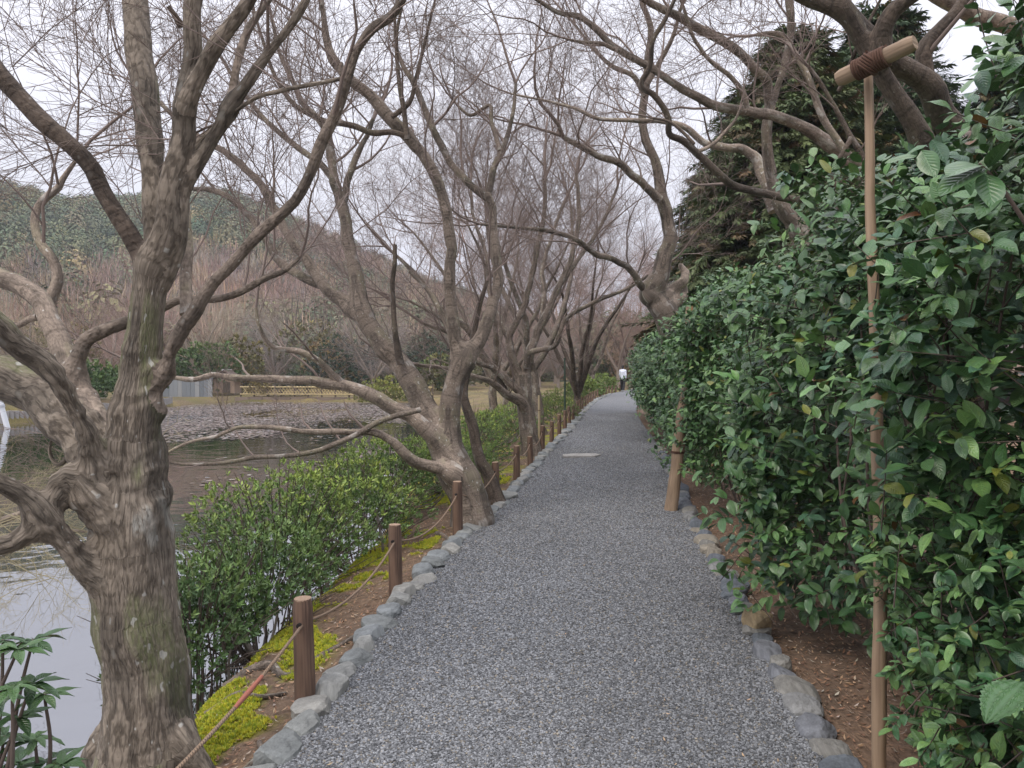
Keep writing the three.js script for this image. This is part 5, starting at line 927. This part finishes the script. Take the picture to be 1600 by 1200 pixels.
// ------------------------------------------------------------------ bank dressing: moss, litter, surface roots
{
  setSeed(161); const list = [], cols = [], lit2 = [], lc = [];
  const tuft = (() => { const gs = []; for (let i = 0; i < 9; i++) { const g = leafGeo(.35, .5, .2, 1); g.applyMatrix4(new THREE.Matrix4().makeScale(.9, rr(.6, 1.2), .9)); g.applyMatrix4(new THREE.Matrix4().makeRotationX(rr(.2, 1.1))); g.applyMatrix4(new THREE.Matrix4().makeRotationY(i * 2.4)); gs.push(g); } return mergeGeometries(gs); })();
  for (let i = 0; i < 60000; i++) { const d = 2.4 + 9 * pow(rnd(), 1.4), x = xL(d) - rr(.12, 1.15), z = -d; if (mossAt(x, z) < .35 + .4 * rnd()) continue; const y = groundH(x, z); if (y < WATER) continue; list.push(mat4(new V3(x, y + .003, z), new THREE.Quaternion().setFromAxisAngle(new V3(0, 1, 0), rr(0, 6.3)), new V3(1, rr(.7, 1.3), 1).multiplyScalar(rr(.011, .022)))); cols.push(tinted(rnd() < .6 ? lin(.56, .54, .05) : lin(.36, .42, .045), .2)); }
  instances('moss', tuft, M.leafMatt, list, scene, cols);
  const bit = leafGeo(.3, .5, .3, 1);
  for (let i = 0; i < 24000; i++) { const left = rnd() < .35, d = 2.2 + 12 * pow(rnd(), 1.3), x = left ? xL(d) - rr(.08, 1) : xR(d) + rr(.1, 1.6), z = -d; if (left && mossAt(x, z) > .5 && rnd() < .8) continue; lit2.push(mat4(new V3(x, groundH(x, z) + .011, z), new THREE.Quaternion().setFromEuler(new THREE.Euler(PI / 2 + gauss() * .4, gauss() * .4, rr(0, 6.3))), new V3(rr(.5, 1.4), 1, 1).multiplyScalar(rr(.014, .042)))); lc.push(tinted(pick([[.4, lin(.3, .17, .1)], [.25, lin(.18, .1, .06)], [.2, lin(.42, .28, .17)], [.15, lin(.4, .33, .26)]]), .25)); }
  for (let i = 0; i < 150; i++) { const d = 2.4 + 8 * rnd(), x = lerp(xL(d), xR(d), rnd()); lit2.push(mat4(new V3(x, pathH(x, d) + .012, -d), new THREE.Quaternion().setFromEuler(new THREE.Euler(PI / 2 + gauss() * .2, 0, rr(0, 6.3))), rr(.012, .03))); lc.push(tinted(lin(.4, .28, .17), .25)); }
  instances('leaf_litter', bit, M.litter, lit2, scene, lc);
  const R = (pts, r0, r1, label) => { const P = pts.map(([x, d]) => new V3(x, groundH(x, -d) + r0 * .25, -d)), o = thing('tree_root', label, 'root', P[0].clone()), s = spline(P, P.map((_, i) => lerp(r0, r1, i / (P.length - 1))), .03, .8), inv = P[0].clone().negate(); part('root', new GB().tube(s.pts, s.rad, 8).build().translate(inv.x, inv.y, inv.z), M.barkSmooth, o); };
  R([[-1.62, 4.2], [-1.4, 4.3], [-1.25, 4.15], [-1.1, 4.4], [-.98, 4.62]], .032, .014, 'forked surface root crossing the soil behind the nearest fence post');
  R([[-1.6, 3.9], [-1.45, 3.95], [-1.3, 3.85], [-1.18, 3.9]], .022, .008, 'short pale surface root in the moss beside the nearest post');
  R([[-1.25, 2.75], [-1.12, 3.0], [-1.08, 3.2], [-1.13, 3.35]], .022, .012, 'curved root beside the foot of the big maple');
  R([[-.75, 7.5], [-.62, 7.2], [-.6, 6.9], [-.72, 6.6]], .03, .01, 'root running from the forked maple towards the edging stones');
}
// ------------------------------------------------------------------ the walker
{
  setSeed(171); const base = at(973, 611, 51.5); base.y = .0; const G = thing('person', 'person in white shirt and black trousers walking away at the far end of the path', 'person', base); G.rotation.y = -.35;
  const v = (x, y, z) => new V3(x, y, z), L = (name, P, R, k = .05) => ({ name, pts: P, rad: R, k });
  const body = [L('body', [v(0, .95, 0), v(0, 1.12, .01), v(0, 1.32, .015), v(0, 1.42, 0)], [.13, .125, .145, .1]), L('body', [v(-.15, 1.4, 0), v(.15, 1.4, 0)], [.075, .075]), L('body', [v(0, 1.4, 0), v(0, 1.55, -.01)], [.055, .052], .03), L('body', [v(0, 1.58, -.02), v(0, 1.68, -.015)], [.082, .092], .02), L('body', [v(0, 1.6, -.1), v(0, 1.62, -.115)], [.02, .014], .02)];
  for (const s of [-1, 1]) {
    body.push(L('body', [v(s * .17, 1.4, 0), v(s * .22, 1.14, s * .05), v(s * .2, .9, s * .1 - .1)], [.05, .042, .03]), L('body', [v(s * .2, .9, s * .1 - .1), v(s * .195, .82, s * .1 - .13)], [.034, .028], .02), L('body', [v(s * .08, 1.58, 0), v(s * .09, 1.64, 0)], [.012, .014], .01));
    for (let f = 0; f < 5; f++) body.push(L('body', [v(s * .195 + (f - 2) * .004, .83, s * .1 - .13 + (f - 2) * .017), v(s * .19 + (f - 2) * .004, f ? .75 + .01 * abs(f - 2) : .8, s * .1 - .14 + (f - 2) * .02 - (f ? 0 : .03))], [.009, .007], .006));
    body.push(L('body', [v(s * .09, .92, 0), v(s * .1, .5, s * .1 - .03), v(s * .1, .1, s * .22 + .03)], [.085, .06, .042]), L('body', [v(s * .1, .07, s * .22 + .04), v(s * .11, .035, s * .22 - .13)], [.045, .035]));
  }
  const all = skin(body.map(b => ({ ...b })), .014, .05, null), bg = mergeGeometries(all.map(a => a[1])); part('body', bg, std({ color: lin(.42, .26, .19), roughness: .6 }), G);
  const cloth = (name, arr, col) => part(name, mergeGeometries(skin(arr, .018, .06, null).map(a => a[1])), std({ color: col, roughness: .8 }), G);
  const arr1 = [L('a', [v(0, .93, 0), v(0, 1.12, .01), v(0, 1.32, .015), v(0, 1.43, 0)], [.16, .15, .165, .115]), L('a', [v(-.16, 1.4, 0), v(.16, 1.4, 0)], [.09, .09])], arr2 = [L('a', [v(0, .98, 0), v(0, .9, 0)], [.145, .14])], arr3 = [];
  for (const s of [-1, 1]) { arr1.push(L('a', [v(s * .17, 1.4, 0), v(s * .22, 1.14, s * .05), v(s * .203, .93, s * .1 - .09)], [.068, .06, .05])); arr2.push(L('a', [v(s * .09, .92, 0), v(s * .1, .5, s * .1 - .03), v(s * .1, .1, s * .22 + .03)], [.11, .085, .07])); arr3.push(L('a', [v(s * .1, .06, s * .22 + .05), v(s * .11, .045, s * .22 - .14)], [.055, .045])); }
  cloth('shirt', arr1, lin(.75, .79, .88)); cloth('trousers', arr2, lin(.02, .02, .022)); cloth('shoe', [arr3[0]], lin(.6, .6, .62)); cloth('shoe', [arr3[1]], lin(.6, .6, .62)); cloth('hair', [L('a', [v(0, 1.62, .03), v(0, 1.705, 0)], [.085, .093])], lin(.02, .017, .015));
}
renderer.setSize(1024, 768); renderer.render(scene, camera);
